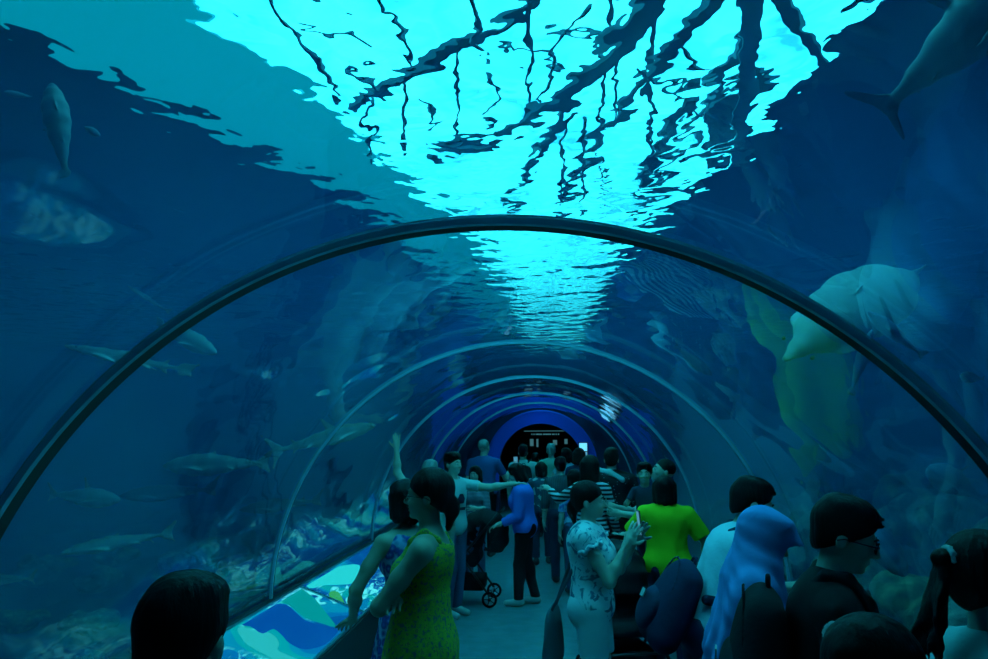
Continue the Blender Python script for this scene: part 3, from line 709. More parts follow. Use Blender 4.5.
def hair(f, vox, style, seed=0):
    S = Solid(vox); s, z, h, HR = f.s, f.s*f.hs, f.hp, f.HR()
    vol = {'short': .010, 'buzz': .003, 'full': .009}.get(style, .012)
    S.ell(h((0, -.014, 1.622))*s, np.array([.078+vol, .094+vol, .084+vol])*z, HR, .02*s)
    if style in ('short', 'full'):
        S.ell(h((0, .040, 1.675))*s, np.array([.060, .050, .030])*z, HR, .03*s); S.ell(h((.01, -.01, 1.685))*s, np.array([.065, .075, .030])*z, HR, .03*s)
        S.ell(h((0, -.055, 1.56))*s, np.array([.066, .045, .06])*z, HR, .02*s)
        rs = np.random.RandomState(seed+1)
        for j in range(26 if style == 'full' else 12):
            a, b = rs.uniform(-.055, .055), rs.uniform(-.07, .07); p = np.array((a, b, 1.700-.9*(a*a+b*b)*8)); q = p+np.array((rs.uniform(-.02, .02), .012+rs.uniform(0, .03), rs.uniform(.002, .012)))
            S.cap(h(p)*s, h(q)*s, .014*z, .005*z, .008*s)
    if style in ('bun', 'ponytail', 'pigtail'):
        S.ell(h((0, -.05, 1.58))*s, np.array([.072, .055, .07])*z, HR, .02*s)
        if style == 'bun': S.ell(h((0, -.105, 1.535))*s, np.array([.034, .036, .05])*z, HR, .012*s); S.cap(h((0, -.105, 1.51))*s, h((0, -.09, 1.44))*s, .026*z, .012*z, .02*s)
        if style == 'ponytail':
            b = (0, -.115, 1.64)
            S.cap(h((0, -.09, 1.635))*s, h((0, -.125, 1.635))*s, .022*z, .025*z, .01*s)
            rs = np.random.RandomState(seed)
            for j in range(16):
                p = [np.array(b)]; dr = rs.uniform(-.011, .011)
                for m in range(5): p.append(p[-1]+np.array([dr+rs.uniform(-.006, .006), -.012+.008*m*rs.uniform(-1.2, 1), -.046-.014*rs.rand()]))
                S.chain([h(q)*s for q in p], [.017*z, .016*z, .012*z, .009*z, .006*z, .003*z], .004*s)
    if style in ('bob', 'long'):
        zl = 1.47 if style == 'bob' else 1.30
        for x in (-.070, -.045, 0, .045, .070):
            y0 = -.065 if abs(x) < .06 else -.02
            S.cap(h((x, y0, 1.62))*s, h((x*1.15, y0-.022, zl+.02*abs(x)/.07))*s, .040*z, .028*z, .02*s, )
        for x in (-.072, .072): S.cap(h((x, .015, 1.62))*s, h((x*1.12, .012, zl+.03))*s, .024*z, .016*z, .012*s)
        S.ell(h((0, .03, 1.67))*s, np.array([.07, .06, .035])*z, HR, .02*s)
    # open the face
    c = h((0, .115, 1.545))*s; Rm = HR
    ex, ey, ez = {'short': (.070, .085, .100), 'full': (.070, .085, .096), 'buzz': (.072, .10, .10)}.get(style, (.062, .085, .092))
    def face(X, Y, Z):
        x = (X-c[0])*Rm[0, 0]+(Y-c[1])*Rm[1, 0]+(Z-c[2])*Rm[2, 0]; y = (X-c[0])*Rm[0, 1]+(Y-c[1])*Rm[1, 1]+(Z-c[2])*Rm[2, 1]; w = (X-c[0])*Rm[0, 2]+(Y-c[1])*Rm[1, 2]+(Z-c[2])*Rm[2, 2]
        return -((np.sqrt((x/(ex*z))**2+(y/(ey*z))**2+(w/(ez*z))**2)-1)*.06*z)
    S.subs.append(face)
    if style in ('short', 'full', 'buzz', 'bun', 'ponytail'):      # clear the ears and the nape
        def low(X, Y, Z):
            x = (X-c[0])*Rm[0, 0]+(Y-c[1])*Rm[1, 0]+(Z-c[2])*Rm[2, 0]; y = (X-c[0])*Rm[0, 1]+(Y-c[1])*Rm[1, 1]+(Z-c[2])*Rm[2, 1]; w = (X-c[0])*Rm[0, 2]+(Y-c[1])*Rm[1, 2]+(Z-c[2])*Rm[2, 2]
            # keep points above a line that runs from temple down to nape; long styles keep their tails
            a = (-(w-(.058 if style != 'buzz' else .068)*z)-(-(y+.06*z))*.75)
            if style in ('bun', 'ponytail'): a = np.where(y < -.17*z, -.05, a)
            return a*.7
        S.subs.append(low)
    S.noise = folds(.0035*z, 60, seed, .35) if vox < .011 else folds(.003*z, 40, seed, .4)
    return S
def shoes(f, vox, m, root, sole=None):
    for i in (0, 1):
        A = f.legs[i][2]; s = f.s; S = Solid(vox)
        S.cap((A+np.array([0, -.03, -.035]))*s, (A+np.array([0, .155, -.050]))*s, .046*s, .036*s, .02*s)
        S.cap(A*s, (A+np.array([0, 0, -.03]))*s, .045*s, .046*s, .03*s); S.clip((0, 0, .002), (0, 0, -1))
        sh = link_mesh('shoe', S.mesh('shoe'), m, root)
def eyes(f, root):
    for x in (-1, 1):
        bm = bmesh.new(); bmesh.ops.create_uvsphere(bm, u_segments=14, v_segments=10, radius=.0098*f.s*f.hs)
        o = from_bm('eye', bm, EYEW, root, True); o.location = Vector(f.hp((x*.030, .0895, 1.586))*f.s)
        bm = bmesh.new(); bmesh.ops.create_uvsphere(bm, u_segments=12, v_segments=8, radius=.0062*f.s*f.hs)
        p = from_bm('iris', bm, EYEM, o, True); p.location = Vector((f.HR()@np.array([0, .0052, 0]))*f.s*f.hs)
        S = Solid(.0035*f.s); h = f.hp; z = f.s*f.hs
        S.chain([h((x*.014, .098, 1.606))*f.s, h((x*.030, .098, 1.612))*f.s, h((x*.046, .088, 1.606))*f.s], [.004*z, .0045*z, .003*z], .003)
        link_mesh('eyebrow', S.mesh('eyebrow'), HAIR, root)
def place(px, py, Y, yaw, f, top=1.715):
    """Put the top of the head on pixel (px, py) at distance Y; the height follows from it."""
    p = at(px, py, Y)
    return p
def person(px, py, Y, yaw, label, skin=SKIN, hairst='short', hairm=HAIR, vox=.0085, group=None, face=False, height=None, headtop=None, zoff=0, **fk):
    p = at(px, py, Y); s = fk.pop('s', None) or (height or p.z-zoff)/Fig(s=1, **fk).hp((0, 0, 1.725))[2]
    f = Fig(s=s, **fk)
    f.vox = vox
    ht = f.hp((0, 0, 1.72))*s; a = math.radians(yaw); off = rotz(a)@np.array([ht[0], ht[1], 0])
    root = empty('person', (p.x-off[0], p.y-off[1], zoff), a)
    tag(root, label, 'person', group)
    link_mesh('body', f.body(vox).mesh('body'), skin, root)
    if hairst: link_mesh('hair', hair(f, min(vox, .0085), hairst, int(px)).mesh('hair'), hairm, root)
    if face: eyes(f, root)
    f.root = root; f.Y = Y
    return f
def wear(f, name, m, parent=None, **k):
    return link_mesh(name, garment(f, f.vox, seed=int(f.Y*17) % 91, **k).mesh(name), m, parent or f.root)
def w2l(f, p):      # world point -> figure's own frame
    a = -f.root.rotation_euler.z; q = rotz(a)@np.array([p[0]-f.root.location.x, p[1]-f.root.location.y, p[2]-f.root.location.z]); return q
def l2w(f, p):
    q = rotz(f.root.rotation_euler.z)@np.array(p, float); return Vector(q)+f.root.location
def backpack(f, label, m, w=.30, h=.44, d=.17, z=1.19, y=-.20, x=0, m2=None):
    """A rucksack on the figure's back, as a thing of its own."""
    s = f.s; c = f.tp((x, y, z)); T = f.T
    loc = l2w(f, c*s); e = empty('backpack', loc, f.root.rotation_euler.z); tag(e, label, 'backpack')
    S = Solid(f.vox)
    Q = lambda p: (T@np.array(p, float))*s
    a, b = w*.5-.06, h*.5-.07
    for (xx, zz, zz2) in ((-a, -b, b*.8), (a, -b, b*.8)): S.cap(Q((xx, 0, zz)), Q((xx*.8, .01, zz2)), .075*s, .062*s, .02*s)
    S.ell(Q((0, 0, 0)), np.array([w*.48, d*.5, h*.48])*s, T, .04*s); S.ell(Q((0, 0, -.06)), np.array([w*.46, d*.52, h*.36])*s, T, .04*s)
    S.noise = folds(.004*s, 20, 3); link_mesh('pack_body', S.mesh('pack_body'), m, e)
    S = Solid(f.vox); S.ell(Q((0, -d*.45, -h*.16)), np.array([w*.36, .05, h*.24])*s, T, .02); S.noise = folds(.003*s, 25, 5); link_mesh('front_pocket', S.mesh('front_pocket'), m2 or m, e)
    bm = bmesh.new(); add_tube(bm, [Q((-.03, .02, h*.46)), Q((-.02, .02, h*.53)), Q((.02, .02, h*.53)), Q((.03, .02, h*.46))], .008*s); from_bm('carry_loop', bm, m2 or m, e, True)
    S = Solid(min(f.vox, .007)); S.chain([Q((w*.40*math.sin(t_), -d*.30, h*.02+h*.43*math.cos(t_))) for t_ in [(-2.0+.25*i) for i in range(17)]], [.006*s]*17, .003); link_mesh('zip', S.mesh('zip'), m2 or BLK, e)
    bm = bmesh.new(); q_ = np.array([0, -d*.5-.045, -h*.05]); add_prism(bm, [Q(q_+np.array(v_)) for v_ in ((-.028, 0, -.02), (.028, 0, -.02), (.028, 0, .02), (-.028, 0, .02))], Q((0, -.006, 0))); from_bm('sewn_patch', bm, SHOEW, e)
    for sd in (-1, 1):
        # strap over the shoulder and back under the arm
        pts = [(sd*.07, -.075, 1.40), (sd*.095, -.03, 1.452), (sd*.10, .03, 1.45), (sd*.105, .09, 1.38), (sd*.11, .125, 1.28), (sd*.125, .115, 1.17), (sd*.165, .04, 1.10), (sd*.15, -.09, 1.06)]
        P = [(f.tp(np.array(q)*np.array([f.wide, 1, 1]))-c)*s for q in pts]
        S = Solid(min(f.vox, .008)); S.chain(P, [.024*s]*len(P), .012*s, None); link_mesh('shoulder_strap', S.mesh('shoulder_strap'), m2 or m, e)
    return e

def glasses(f):
    s, h = f.s, f.hp; z = s*f.hs; bm = bmesh.new()
    for x in (-1, 1):
        add_tube(bm, [np.array(h((x*.031+.024*math.cos(a), .106-abs(.1*math.cos(a)*.05), 1.584+.018*math.sin(a))))*s for a in [2*PI*i/16 for i in range(17)]], .0022*s, 6, False)
        add_tube(bm, [np.array(h(q))*s for q in ((x*.055, .104, 1.590), (x*.072, .08, 1.588), (x*.086, .0, 1.582), (x*.084, -.02, 1.57))], .0022*s, 6)
    add_tube(bm, [np.array(h(q))*s for q in ((-.008, .112, 1.588), (.008, .112, 1.588))], .002*s, 6)
    from_bm('glasses', bm, BLK, f.root, True)
def torus_part(f, name, c, axis, R1, r, m):
    bm = bmesh.new(); c = np.array(f.hp(c))*f.s; ax = Vector(f.HR()@np.array(axis, float)).normalized(); u = ax.orthogonal().normalized(); w = ax.cross(u)
    add_tube(bm, [Vector(c)+(u*math.cos(a)+w*math.sin(a))*R1*f.s*(1+.12*math.sin(9*a)) for a in [2*PI*i/28 for i in range(29)]], r*f.s, 8, False)
    from_bm(name, bm, m, f.root, True)
def headscarf(f, m):
    S = Solid(f.vox); s, h, HR = f.s, f.hp, f.HR(); z = s*f.hs
    S.ell(h((0, -.01, 1.615))*s, np.array([.092, .112, .108])*z, HR, .02*s)
    S.ell(h((0, .03, 1.57))*s, np.array([.082, .085, .11])*z, HR, .02*s)
    S.cap(h((0, .0, 1.52))*s, f.tp((0, 0, 1.40))*s, .088*s, .125*s, .06*s)
    # pointed front hem that juts out past the brow
    S.cap(h((0, .05, 1.65))*s, h((0, .20, 1.585))*s, .082*z, .012*z, .03*s, (HR[:, 2], .75))
    S.cap(f.tp((0, -.02, 1.40))*s, f.tp((0, -.075, 1.08))*s, .15*s, .17*s, .05*s, (f.T[:, 1], .62))
    S.cap(f.tp((0, .04, 1.40))*s, f.tp((0, .10, 1.15))*s, .12*s, .14*s, .05*s, (f.T[:, 1], .62))
    for x in (-.15, .15): S.ell(f.tp((x, -.02, 1.33))*s, np.array([.075, .09, .12])*s, f.T, .05*s)
    def fo(X, Y, Z):
        th = np.arctan2(Y, X); k = np.clip((1.5*s-Z)/(.4*s), 0, 1)
        return .009*s*k*np.sin(13*th+4*np.sin(Z*9/s)+2*np.sin(2*th))+.002*np.sin(Z*60/s+5*th)
    S.noise = fo
    c = h((0, .13, 1.555))*s; Rm = HR; zz = z
    def face(X, Y, Z):
        x = (X-c[0])*Rm[0, 0]+(Y-c[1])*Rm[1, 0]+(Z-c[2])*Rm[2, 0]; y = (X-c[0])*Rm[0, 1]+(Y-c[1])*Rm[1, 1]+(Z-c[2])*Rm[2, 1]; w = (X-c[0])*Rm[0, 2]+(Y-c[1])*Rm[1, 2]+(Z-c[2])*Rm[2, 2]
        return -((np.sqrt((x/(.058*zz))**2+(y/(.085*zz))**2+(w/(.078*zz))**2)-1)*.06*zz)
    S.subs.append(face)
    return link_mesh('headscarf', S.mesh('headscarf'), m, f.root)
def stroller(x, y, rz, label, m, group=None):
    """Pushchair facing +Y in its own frame, handle at -Y."""
    e = empty('stroller', (x, y, 0), rz); tag(e, label, 'stroller', group)
    fm_ = mat('stroller_tube', (.03, .035, .04), .35, metal=.6)
    for sd in (-1, 1):
        bm = bmesh.new(); add_tube(bm, [(sd*.23, -.42, 1.0), (sd*.23, -.30, .86), (sd*.24, .05, .45), (sd*.24, .36, .12)], .013)
        add_tube(bm, [(sd*.24, -.02, .52), (sd*.24, -.32, .12)], .012); from_bm('side_frame', bm, fm_, e, True)
    bm = bmesh.new(); add_tube(bm, [(-.23, -.42, 1.0), (-.1, -.45, 1.02), (.1, -.45, 1.02), (.23, -.42, 1.0)], .018); from_bm('handle', bm, BLK, e, True)
    bm = bmesh.new(); add_tube(bm, [(-.24, -.32, .12), (.24, -.32, .12)], .010); from_bm('axle', bm, fm_, e, True)
    bm = bmesh.new(); add_tube(bm, [(-.24, .2, .30), (.24, .2, .30)], .010); from_bm('cross_bar', bm, fm_, e, True)
    S = Solid(.012); S.cap((-.17, -.14, .5), (.17, -.14, .5), .07, .07, .05); S.cap((-.17, .12, .44), (.17, .12, .44), .05, .05, .05)
    S.fn((-.22, -.2, .40), (.22, .17, .5), lambda X, Y, Z: np.maximum(np.abs(X)-.2, np.maximum(np.abs(Y)-.16, np.abs(Z-.45)-.035)), .03)
    S.fn((-.22, -.3, .45), (.22, -.08, .95), lambda X, Y, Z: np.maximum(np.abs(X)-.2, np.maximum(np.abs(Y+.13+(Z-.45)*.28)-.03, np.abs(Z-.7)-.24)), .03)
    link_mesh('seat', S.mesh('seat'), m, e)
    S = Solid(.012)
    def can(X, Y, Z):
        d = np.sqrt(((X)/1.0)**2+(Y+.24)**2*1.0+(Z-.74)**2)-.28
        th = np.arctan2(Z-.74, Y+.24); d = d+.008*np.cos(th*10)
        d = np.maximum(d, -(d+.022)); d = np.maximum(d, np.abs(X)-.235)
        return np.maximum(d, (.60-Z)+.25*(Y+.24))
    S.fn((-.25, -.56, .5), (.25, .10, 1.06), can, .002); link_mesh('canopy', S.mesh('canopy'), m, e)
    bm = bmesh.new(); add_box(bm, -.2, .2, -.25, .12, .16, .30, .03); from_bm('basket', bm, BLK, e, True)
    for (wx, wy) in ((-.25, -.32), (.25, -.32), (-.24, .36), (.24, .36)):
        for o_ in (-.018, .018) if wy > 0 else (0,):
            bm = bmesh.new(); add_tube(bm, [(wx+o_, wy+.072*math.cos(a), .085+.072*math.sin(a)) for a in [2*PI*i/20 for i in range(21)]], .013, 8, False)
            w_ = from_bm('wheel', bm, BLK, e, True)
            bm = bmesh.new(); add_tube(bm, [(wx+o_-.01, wy, .085), (wx+o_+.01, wy, .085)], .018, 10)
            for k in range(5): a = 2*PI*k/5; add_tube(bm, [(wx+o_, wy, .085), (wx+o_, wy+.07*math.cos(a), .085+.07*math.sin(a))], .005, 6)
            from_bm('hub', bm, fm_, w_, True)
    return e
# ------------------------------------------------------------------ the visitors
def phone(loc, rz, tilt, label, s=1.0):
    e = empty('phone', loc); e.rotation_euler = (tilt, 0, rz); tag(e, label, 'phone')
    bm = bmesh.new(); add_box(bm, -.036*s, .036*s, -.004*s, .004*s, -.072*s, .072*s, .0035*s); from_bm('phone_case', bm, mat('phone_case', (.03, .05, .06), .3), e)
    bm = bmesh.new(); add_box(bm, -.032*s, .032*s, -.0048*s, -.0038*s, -.066*s, .066*s); from_bm('display', bm, mat('phone_display', (.01, .02, .03), .1, emit=(.1, .4, .6), es=.5), e)
    return e
flor = lambda sc, st: pat_vor(sc, st)
# 1 nearest head, bottom left
f = person(191, 567, 1.35, -3, 'person with short dark hair seen from behind, nearest viewer at the bottom left', hairst='full', vox=.007, head=(6, 6, 2))
wear(f, 'tee_shirt', BLK, sleeve=.55, hem=.84); wear(f, 'trousers', JEAND, torso=False, pants=(.07, .006)); shoes(f, .01, SHOE, f.root)
# 2 woman in the yellow floral dress
f = person(430, 465, 3.3, 86, 'woman in yellow-green floral sleeveless dress and glasses, standing beside the lit ledge panel', skin=SKIN2, hairst='bun', female=True, vox=.0065, face=True, wide=1.0, lean=-4,
           head=(0, 4, 0), arms=(((-.10, .58, -.78), (.92, .05, -.05), (.9, .1, .1), None, .5), ((.10, .38, -.92), (-.92, .02, .12), None, None, .4)), legs=((0, 0), (.03, .02)))
ydress = cloth('yellow_floral', (.46, .48, .05), pat=pat_noise(48, [(.0, (.10, .12, .16)), (.36, (.13, .20, .20)), (.44, (.38, .43, .05)), (.58, (.50, .55, .06)), (.64, (.34, .16, .10)), (.70, (.46, .50, .1))], 2, dist=.4))
wear(f, 'dress', ydress, o=.012, sleeve=0, neck='strap', hem=None, skirt=(1.14, .30, .30, .25, 13))
S = Solid(.006)
for sd in (-1, 1): S.chain([f.tp((sd*.075, .075, 1.30))*f.s, f.tp((sd*.085, .055, 1.385))*f.s, f.tp((sd*.088, .0, 1.432))*f.s, f.tp((sd*.082, -.06, 1.40))*f.s, f.tp((sd*.07, -.095, 1.31))*f.s], [.017*f.s]*5, .01)
link_mesh('dress_strap', S.mesh('dress_strap'), ydress, f.root); glasses(f); shoes(f, .01, SHOE, f.root)
# 3 girl in the blue patterned dress
f = person(403, 478, 4.05, 42, 'girl in blue patterned strappy dress, leaning one arm along the left ledge', skin=SKIN2, hairst='bob', female=True, vox=.0075, lean=8,
           arms=(((-.42, .10, -.72), (.22, .55, -.70), (.1, .9, -.4), (0, 0, -1), .25), ((.2, .3, -1), (-.2, .8, -.3), None, None, .3)))
bdress = cloth('blue_patterned', (.06, .14, .5), pat=pat_vor(24, [(0, (.35, .5, .75)), (.22, (.06, .12, .50)), (.45, (.03, .06, .28)), (.7, (.3, .45, .7))]))
wear(f, 'dress', bdress, o=.012, sleeve=0, neck='strap', hem=None, skirt=(1.1, .66, .23, .2, 10))
S = Solid(.006)
for sd in (-1, 1): S.chain([f.tp((sd*.075, .075, 1.30))*f.s, f.tp((sd*.085, .055, 1.385))*f.s, f.tp((sd*.088, .0, 1.425))*f.s, f.tp((sd*.085, -.06, 1.39))*f.s, f.tp((sd*.08, -.095, 1.26))*f.s], [.010*f.s]*5, .01)
link_mesh('dress_strap', S.mesh('dress_strap'), SHOEW, f.root); shoes(f, .01, SHOE, f.root)
# 4 grey-haired person with the raised arm
f = person(430, 459, 7.2, 10, 'grey-haired person in a pale top raising one arm, behind the yellow dress woman', hairst='short', hairm=HAIRG, vox=.0095,
           arms=(((-.55, .2, .75), (-.05, .0, 1), (0, 0, 1), (0, 1, 0), .15), None))
wear(f, 'shirt', cloth('pale_teal_shirt', (.42, .55, .5)), sleeve=.6, hem=.84); wear(f, 'trousers', JEAND, torso=False, pants=(.07, .006)); shoes(f, .012, SHOE, f.root)
# 5 pointing man
f = person(453, 451, 7.75, -128, 'young man in a graphic tee pointing with one outstretched arm', skin=SKIN, hairst='full', vox=.0085, face=True,
           arms=(((-.50, .80, -.12), (-.57, .83, .16), (-.57, .83, .12), (0, 0, -1), .2), ((.25, .05, -1), (.05, .25, -1), None, None, .4)), legs=((0, 0), (.05, .04)))
tg = cloth('tee_pale', (.5, .62, .62)); wear(f, 'tee_shirt', tg, sleeve=.6, hem=.84); wear(f, 'jeans', JEAN, torso=False, pants=(.07, .008)); shoes(f, .01, SHOEW, f.root)
s_ = f.s
for nm, pts in (('shirt_print', [[(-.05, 1.22), (-.02, 1.27), (.02, 1.27), (.05, 1.22), (.03, 1.17), (-.03, 1.17)], [(-.06, 1.13), (.06, 1.13), (.05, 1.10), (-.05, 1.10)]]),):
    for q in pts:
        bm = bmesh.new(); add_prism(bm, [(x*s_, .128*s_, z*s_) for x, z in q], (0, .008*s_, 0)); from_bm(nm, bm, JEAND, f.root)
e = empty('shoulder_bag', l2w(f, (.21*s_, .02, 0))); tag(e, 'olive shoulder bag hanging at the hip of the pointing man', 'bag'); e.location.z = .78
S = Solid(.01); S.ell((0, 0, 0), (.05, .11, .13), None, .02); S.noise = folds(.004, 25, 1); link_mesh('bag_body', S.mesh('bag_body'), cloth('olive_canvas', (.16, .2, .08)), e)
bm = bmesh.new(); add_tube(bm, [(0, -.07, .09), (0.03, -.04, .3), (0.06, 0, .42), (0.03, .04, .3), (0, .07, .09)], .012); from_bm('bag_strap', bm, BLK, e, True)
# 6 woman in a striped shirt beside the pushchair
f = person(475, 465, 9.4, 165, 'woman in a fine-striped shirt and jeans facing the viewer behind the left pushchair', hairst='bob', female=True, vox=.0095, face=True,
           arms=(((-.2, .3, -1), (.3, .8, .1), None, None, .4), ((.2, .3, -1), (-.3, .8, .1), None, None, .4)))
wear(f, 'shirt', cloth('fine_stripes', (.4, .3, .4), pat=pat_stripes((.34, .30, .36), (.14, .06, .12), 62)), sleeve=1.3, hem=.84); wear(f, 'jeans', JEAN, torso=False, pants=(.07, .008)); shoes(f, .012, SHOE, f.root)
# 7 tall man in blue
f = person(484, 438, 11.6, -12, 'tall man with cropped pale hair in a blue tee, seen from behind', hairst='buzz', hairm=HAIRG, vox=.010, wide=1.12,
           arms=(None, ((.35, .45, -.8), (.3, .8, .65), None, (-1, 0, 0), .6)), head=(-15, 0, 0))
wear(f, 'tee_shirt', cloth('blue_tee', (.04, .12, .32)), sleeve=.7, hem=.82); wear(f, 'trousers', BLK, torso=False, pants=(.07, .008)); shoes(f, .012, SHOE, f.root)
hnd = l2w(f, (f.arms[1][2]+f.arms[1][3]*.08)*f.s); phone(hnd+Vector((0, .02, .05)), -.2, .1, 'phone held up by the tall man in blue')
# 8 woman in the blue jacket with pushchair
f = person(513, 463, 8.3, 84, 'woman in a bright blue jacket and black trousers, holding the left pushchair', hairst='bob', female=True, vox=.0085, lean=6, wide=1.05,
           arms=(((-.1, .05, -.99), (.05, .85, -.35), None, (0, 0, -1), .6), ((.1, .05, -.99), (-.05, .85, -.35), None, (0, 0, -1), .6)), legs=((.05, .10), (-.02, -.08)), head=(0, 14, 0))
wear(f, 'jacket', cloth('blue_jacket', (.06, .20, .75)), o=.035, sleeve=1.85, so=.022, hem=.80, fold=.007); wear(f, 'trousers', BLK, torso=False, pants=(.08, .010)); shoes(f, .01, SHOEW, f.root)
hh = l2w(f, (f.arms[0][2]+f.arms[0][3]*.07)*f.s)
stroller(hh.x-.37, hh.y+.22, PI/2-.03, 'black hooded pushchair on the left, pushed by the woman in blue', BLK, 'pushchairs')
# 9-13 far crowd on the left of the aisle
f = person(523, 444, 12.4, 4, 'man in grey tee with a dark backpack walking away towards the exit', vox=.010, hairst='short', wide=1.05)
wear(f, 'tee_shirt', cloth('grey_tee', (.38, .48, .45)), sleeve=.6, hem=.84); wear(f, 'trousers', BLK, torso=False, pants=(.07, .01)); shoes(f, .012, SHOE, f.root)
backpack(f, 'dark backpack worn by the man in the grey tee far down the aisle', BLK, w=.26, h=.40)
f = person(541, 461, 10.9, 8, 'woman in dark flower-patterned blouse seen from behind in mid aisle', vox=.009, hairst='bob', female=True, wide=1.22, arms=(((-.35, 0, -1), (-.05, .2, -1), None, None, .4), ((.35, 0, -1), (.05, .2, -1), None, None, .4)), legs=((.02, -.04), (0, .10)))
wear(f, 'blouse', cloth('dark_flowers', (.05, .09, .14), pat=pat_noise(16, [(.0, (.03, .07, .11)), (.58, (.04, .09, .14)), (.62, (.35, .5, .5)), (.8, (.4, .5, .5))], 1)), sleeve=.3, hem=.78, o=.026)
wear(f, 'trousers', JEAND, torso=False, pants=(.12, .014)); shoes(f, .012, SHOE, f.root)
f = person(551, 443, 13.2, -6, 'person in pale green top with a strap across the back, near the exit', vox=.010, hairst='short', hairm=HAIRG, arms=(None, ((.3, .5, -.8), (.3, .9, .1), None, None, .3)))
wear(f, 'tee_shirt', cloth('sage_tee', (.3, .5, .4)), sleeve=.5, hem=.84); wear(f, 'trousers', JEAND, torso=False, pants=(.07, .01)); shoes(f, .012, SHOE, f.root)
f = person(535, 452, 13.9, 0, 'person in a dark red shirt half hidden behind the flower-blouse woman', vox=.010, hairst='full')
wear(f, 'shirt', cloth('maroon', (.30, .02, .06)), sleeve=1.2, hem=.84); wear(f, 'trousers', BLK, torso=False, pants=(.07, .01)); shoes(f, .012, SHOE, f.root)
f = person(566, 447, 12.6, 30, 'woman in a pale blue top reaching left, in front of the exit', vox=.010, hairst='bob', female=True, arms=(((-.3, .4, -.7), (-.4, .9, 0), None, None, .2), None))
wear(f, 'top', cloth('pale_blue_top', (.35, .55, .65)), sleeve=.4, hem=.84); wear(f, 'trousers', BLK, torso=False, pants=(.07, .01)); shoes(f, .012, SHOE, f.root)
f = person(579, 447, 11.2, -15, 'dark-haired person in a dark top beside the bright exit screen', vox=.010, hairst='bob', female=True)
wear(f, 'top', NAVY, sleeve=.8, hem=.84); wear(f, 'trousers', BLK, torso=False, pants=(.07, .01)); shoes(f, .012, SHOE, f.root)
f = person(560, 456, 9.6, 10, 'short person in a dark checked shirt in the middle of the aisle crowd', vox=.010, hairst='short')
wear(f, 'shirt', cloth('dark_check', (.06, .08, .1), pat=pat_stripes((.05, .08, .1), (.08, .11, .13), 44, 'X')), sleeve=1.5, hem=.84); wear(f, 'trousers', JEAND, torso=False, pants=(.07, .01)); shoes(f, .012, SHOE, f.root)
# 14 child in blue and white
f = person(574, 468, 8.9, 20, 'child in blue and white patterned top just behind the blouse woman\'s head', vox=.0095, hairst='bob', female=True, hs=1.12)
wear(f, 'top', cloth('blue_white_print', (.2, .4, .7), pat=pat_noise(14, [(.42, (.05, .13, .45)), (.55, (.35, .55, .75))], 2)), sleeve=.8, hem=.84); wear(f, 'trousers', JEAN, torso=False, pants=(.07, .01)); shoes(f, .012, SHOE, f.root)
# 15 striped woman
f = person(590, 454, 7.4, -25, 'long-haired woman in bold black and white striped top, reaching to the left', vox=.0085, hairst='long', female=True,
           arms=(((-.75, .3, -.35), (-.75, .6, .35), None, (0, 0, -1), .3), ((.2, .2, -1), (-.1, .6, -.6), None, None, .4)))
wear(f, 'striped_top', cloth('bold_stripes', (.5, .5, .5), pat=pat_stripes((.02, .02, .03), (.62, .66, .68), 24)), sleeve=1.8, hem=.78, o=.024); wear(f, 'trousers', BLK, torso=False, pants=(.08, .01)); shoes(f, .012, SHOE, f.root)
# 16 dark dotted person with a towel
f = person(611, 447, 8.4, -8, 'broad person in black dotted clothes with a pale towel on the shoulder', vox=.009, hairst='full', wide=1.25)
wear(f, 'dotted_shirt', cloth('dark_dots', (.02, .02, .03), pat=pat_vor(22, [(0, (.45, .5, .5)), (.13, (.3, .35, .4)), (.16, (.014, .016, .022)), (1, (.014, .016, .022))])), sleeve=1.0, hem=.78, o=.03); wear(f, 'trousers', BLK, torso=False, pants=(.08, .012)); shoes(f, .012, SHOE, f.root)
S = Solid(.01); S.chain([f.tp((-.17, .08, 1.33))*f.s, f.tp((-.15, .0, 1.455))*f.s, f.tp((-.02, -.10, 1.44))*f.s, f.tp((.12, -.12, 1.36))*f.s], [.035]*4, .03); link_mesh('towel', S.mesh('towel'), cloth('towel_pale', (.45, .6, .6)), f.root)
# 17 woman photographing with her phone
f = person(588, 479, 4.4, -100, 'woman in pale floral frilled blouse and light shorts taking a photo with her phone', skin=SKIN, hairst='bun', female=True, vox=.0065, face=True, lean=-2, head=(0, 3, 0),
           arms=(((-.05, .60, -.78), (.34, .46, .80), (.28, .5, .85), (.9, 0, -.2), .55), ((.05, .50, -.86), (-.24, .42, .86), (-.2, .5, .85), (-.9, .0, -.1), .55)), legs=((.03, .02), (0, -.02)))
wf = cloth('white_floral', (.55, .66, .7), pat=pat_noise(15, [(.0, (.08, .2, .3)), (.38, (.10, .24, .36)), (.44, (.72, .82, .86)), (.62, (.76, .86, .9)), (.68, (.25, .38, .5))], 3, dist=1.2))
wear(f, 'blouse', wf, sleeve=.22, so=.022, hem=.84, o=.03, fold=.009); wear(f, 'shorts', cloth('pale_shorts', (.66, .78, .84)), torso=False, pants=(.64, .018)); shoes(f, .008, SHOEW, f.root)
s_ = f.s
for i in (0, 1):
    S = Solid(.006)
    Sh, E_, W_ = f.arms[i][:3]; d = unit(E_-Sh); u = unit(np.cross(d, [0, 0, 1.])); v = np.cross(d, u); P = []
    for k in range(25):
        a = 2*PI*k/24; P.append((Sh+d*(.055+.012*math.sin(7*a))+(u*math.cos(a)+v*math.sin(a))*(.078+.006*math.cos(7*a)))*s_)
    S.chain(P, [.011*s_]*25, .008)
    link_mesh('sleeve_frill', S.mesh('sleeve_frill'), wf, f.root)
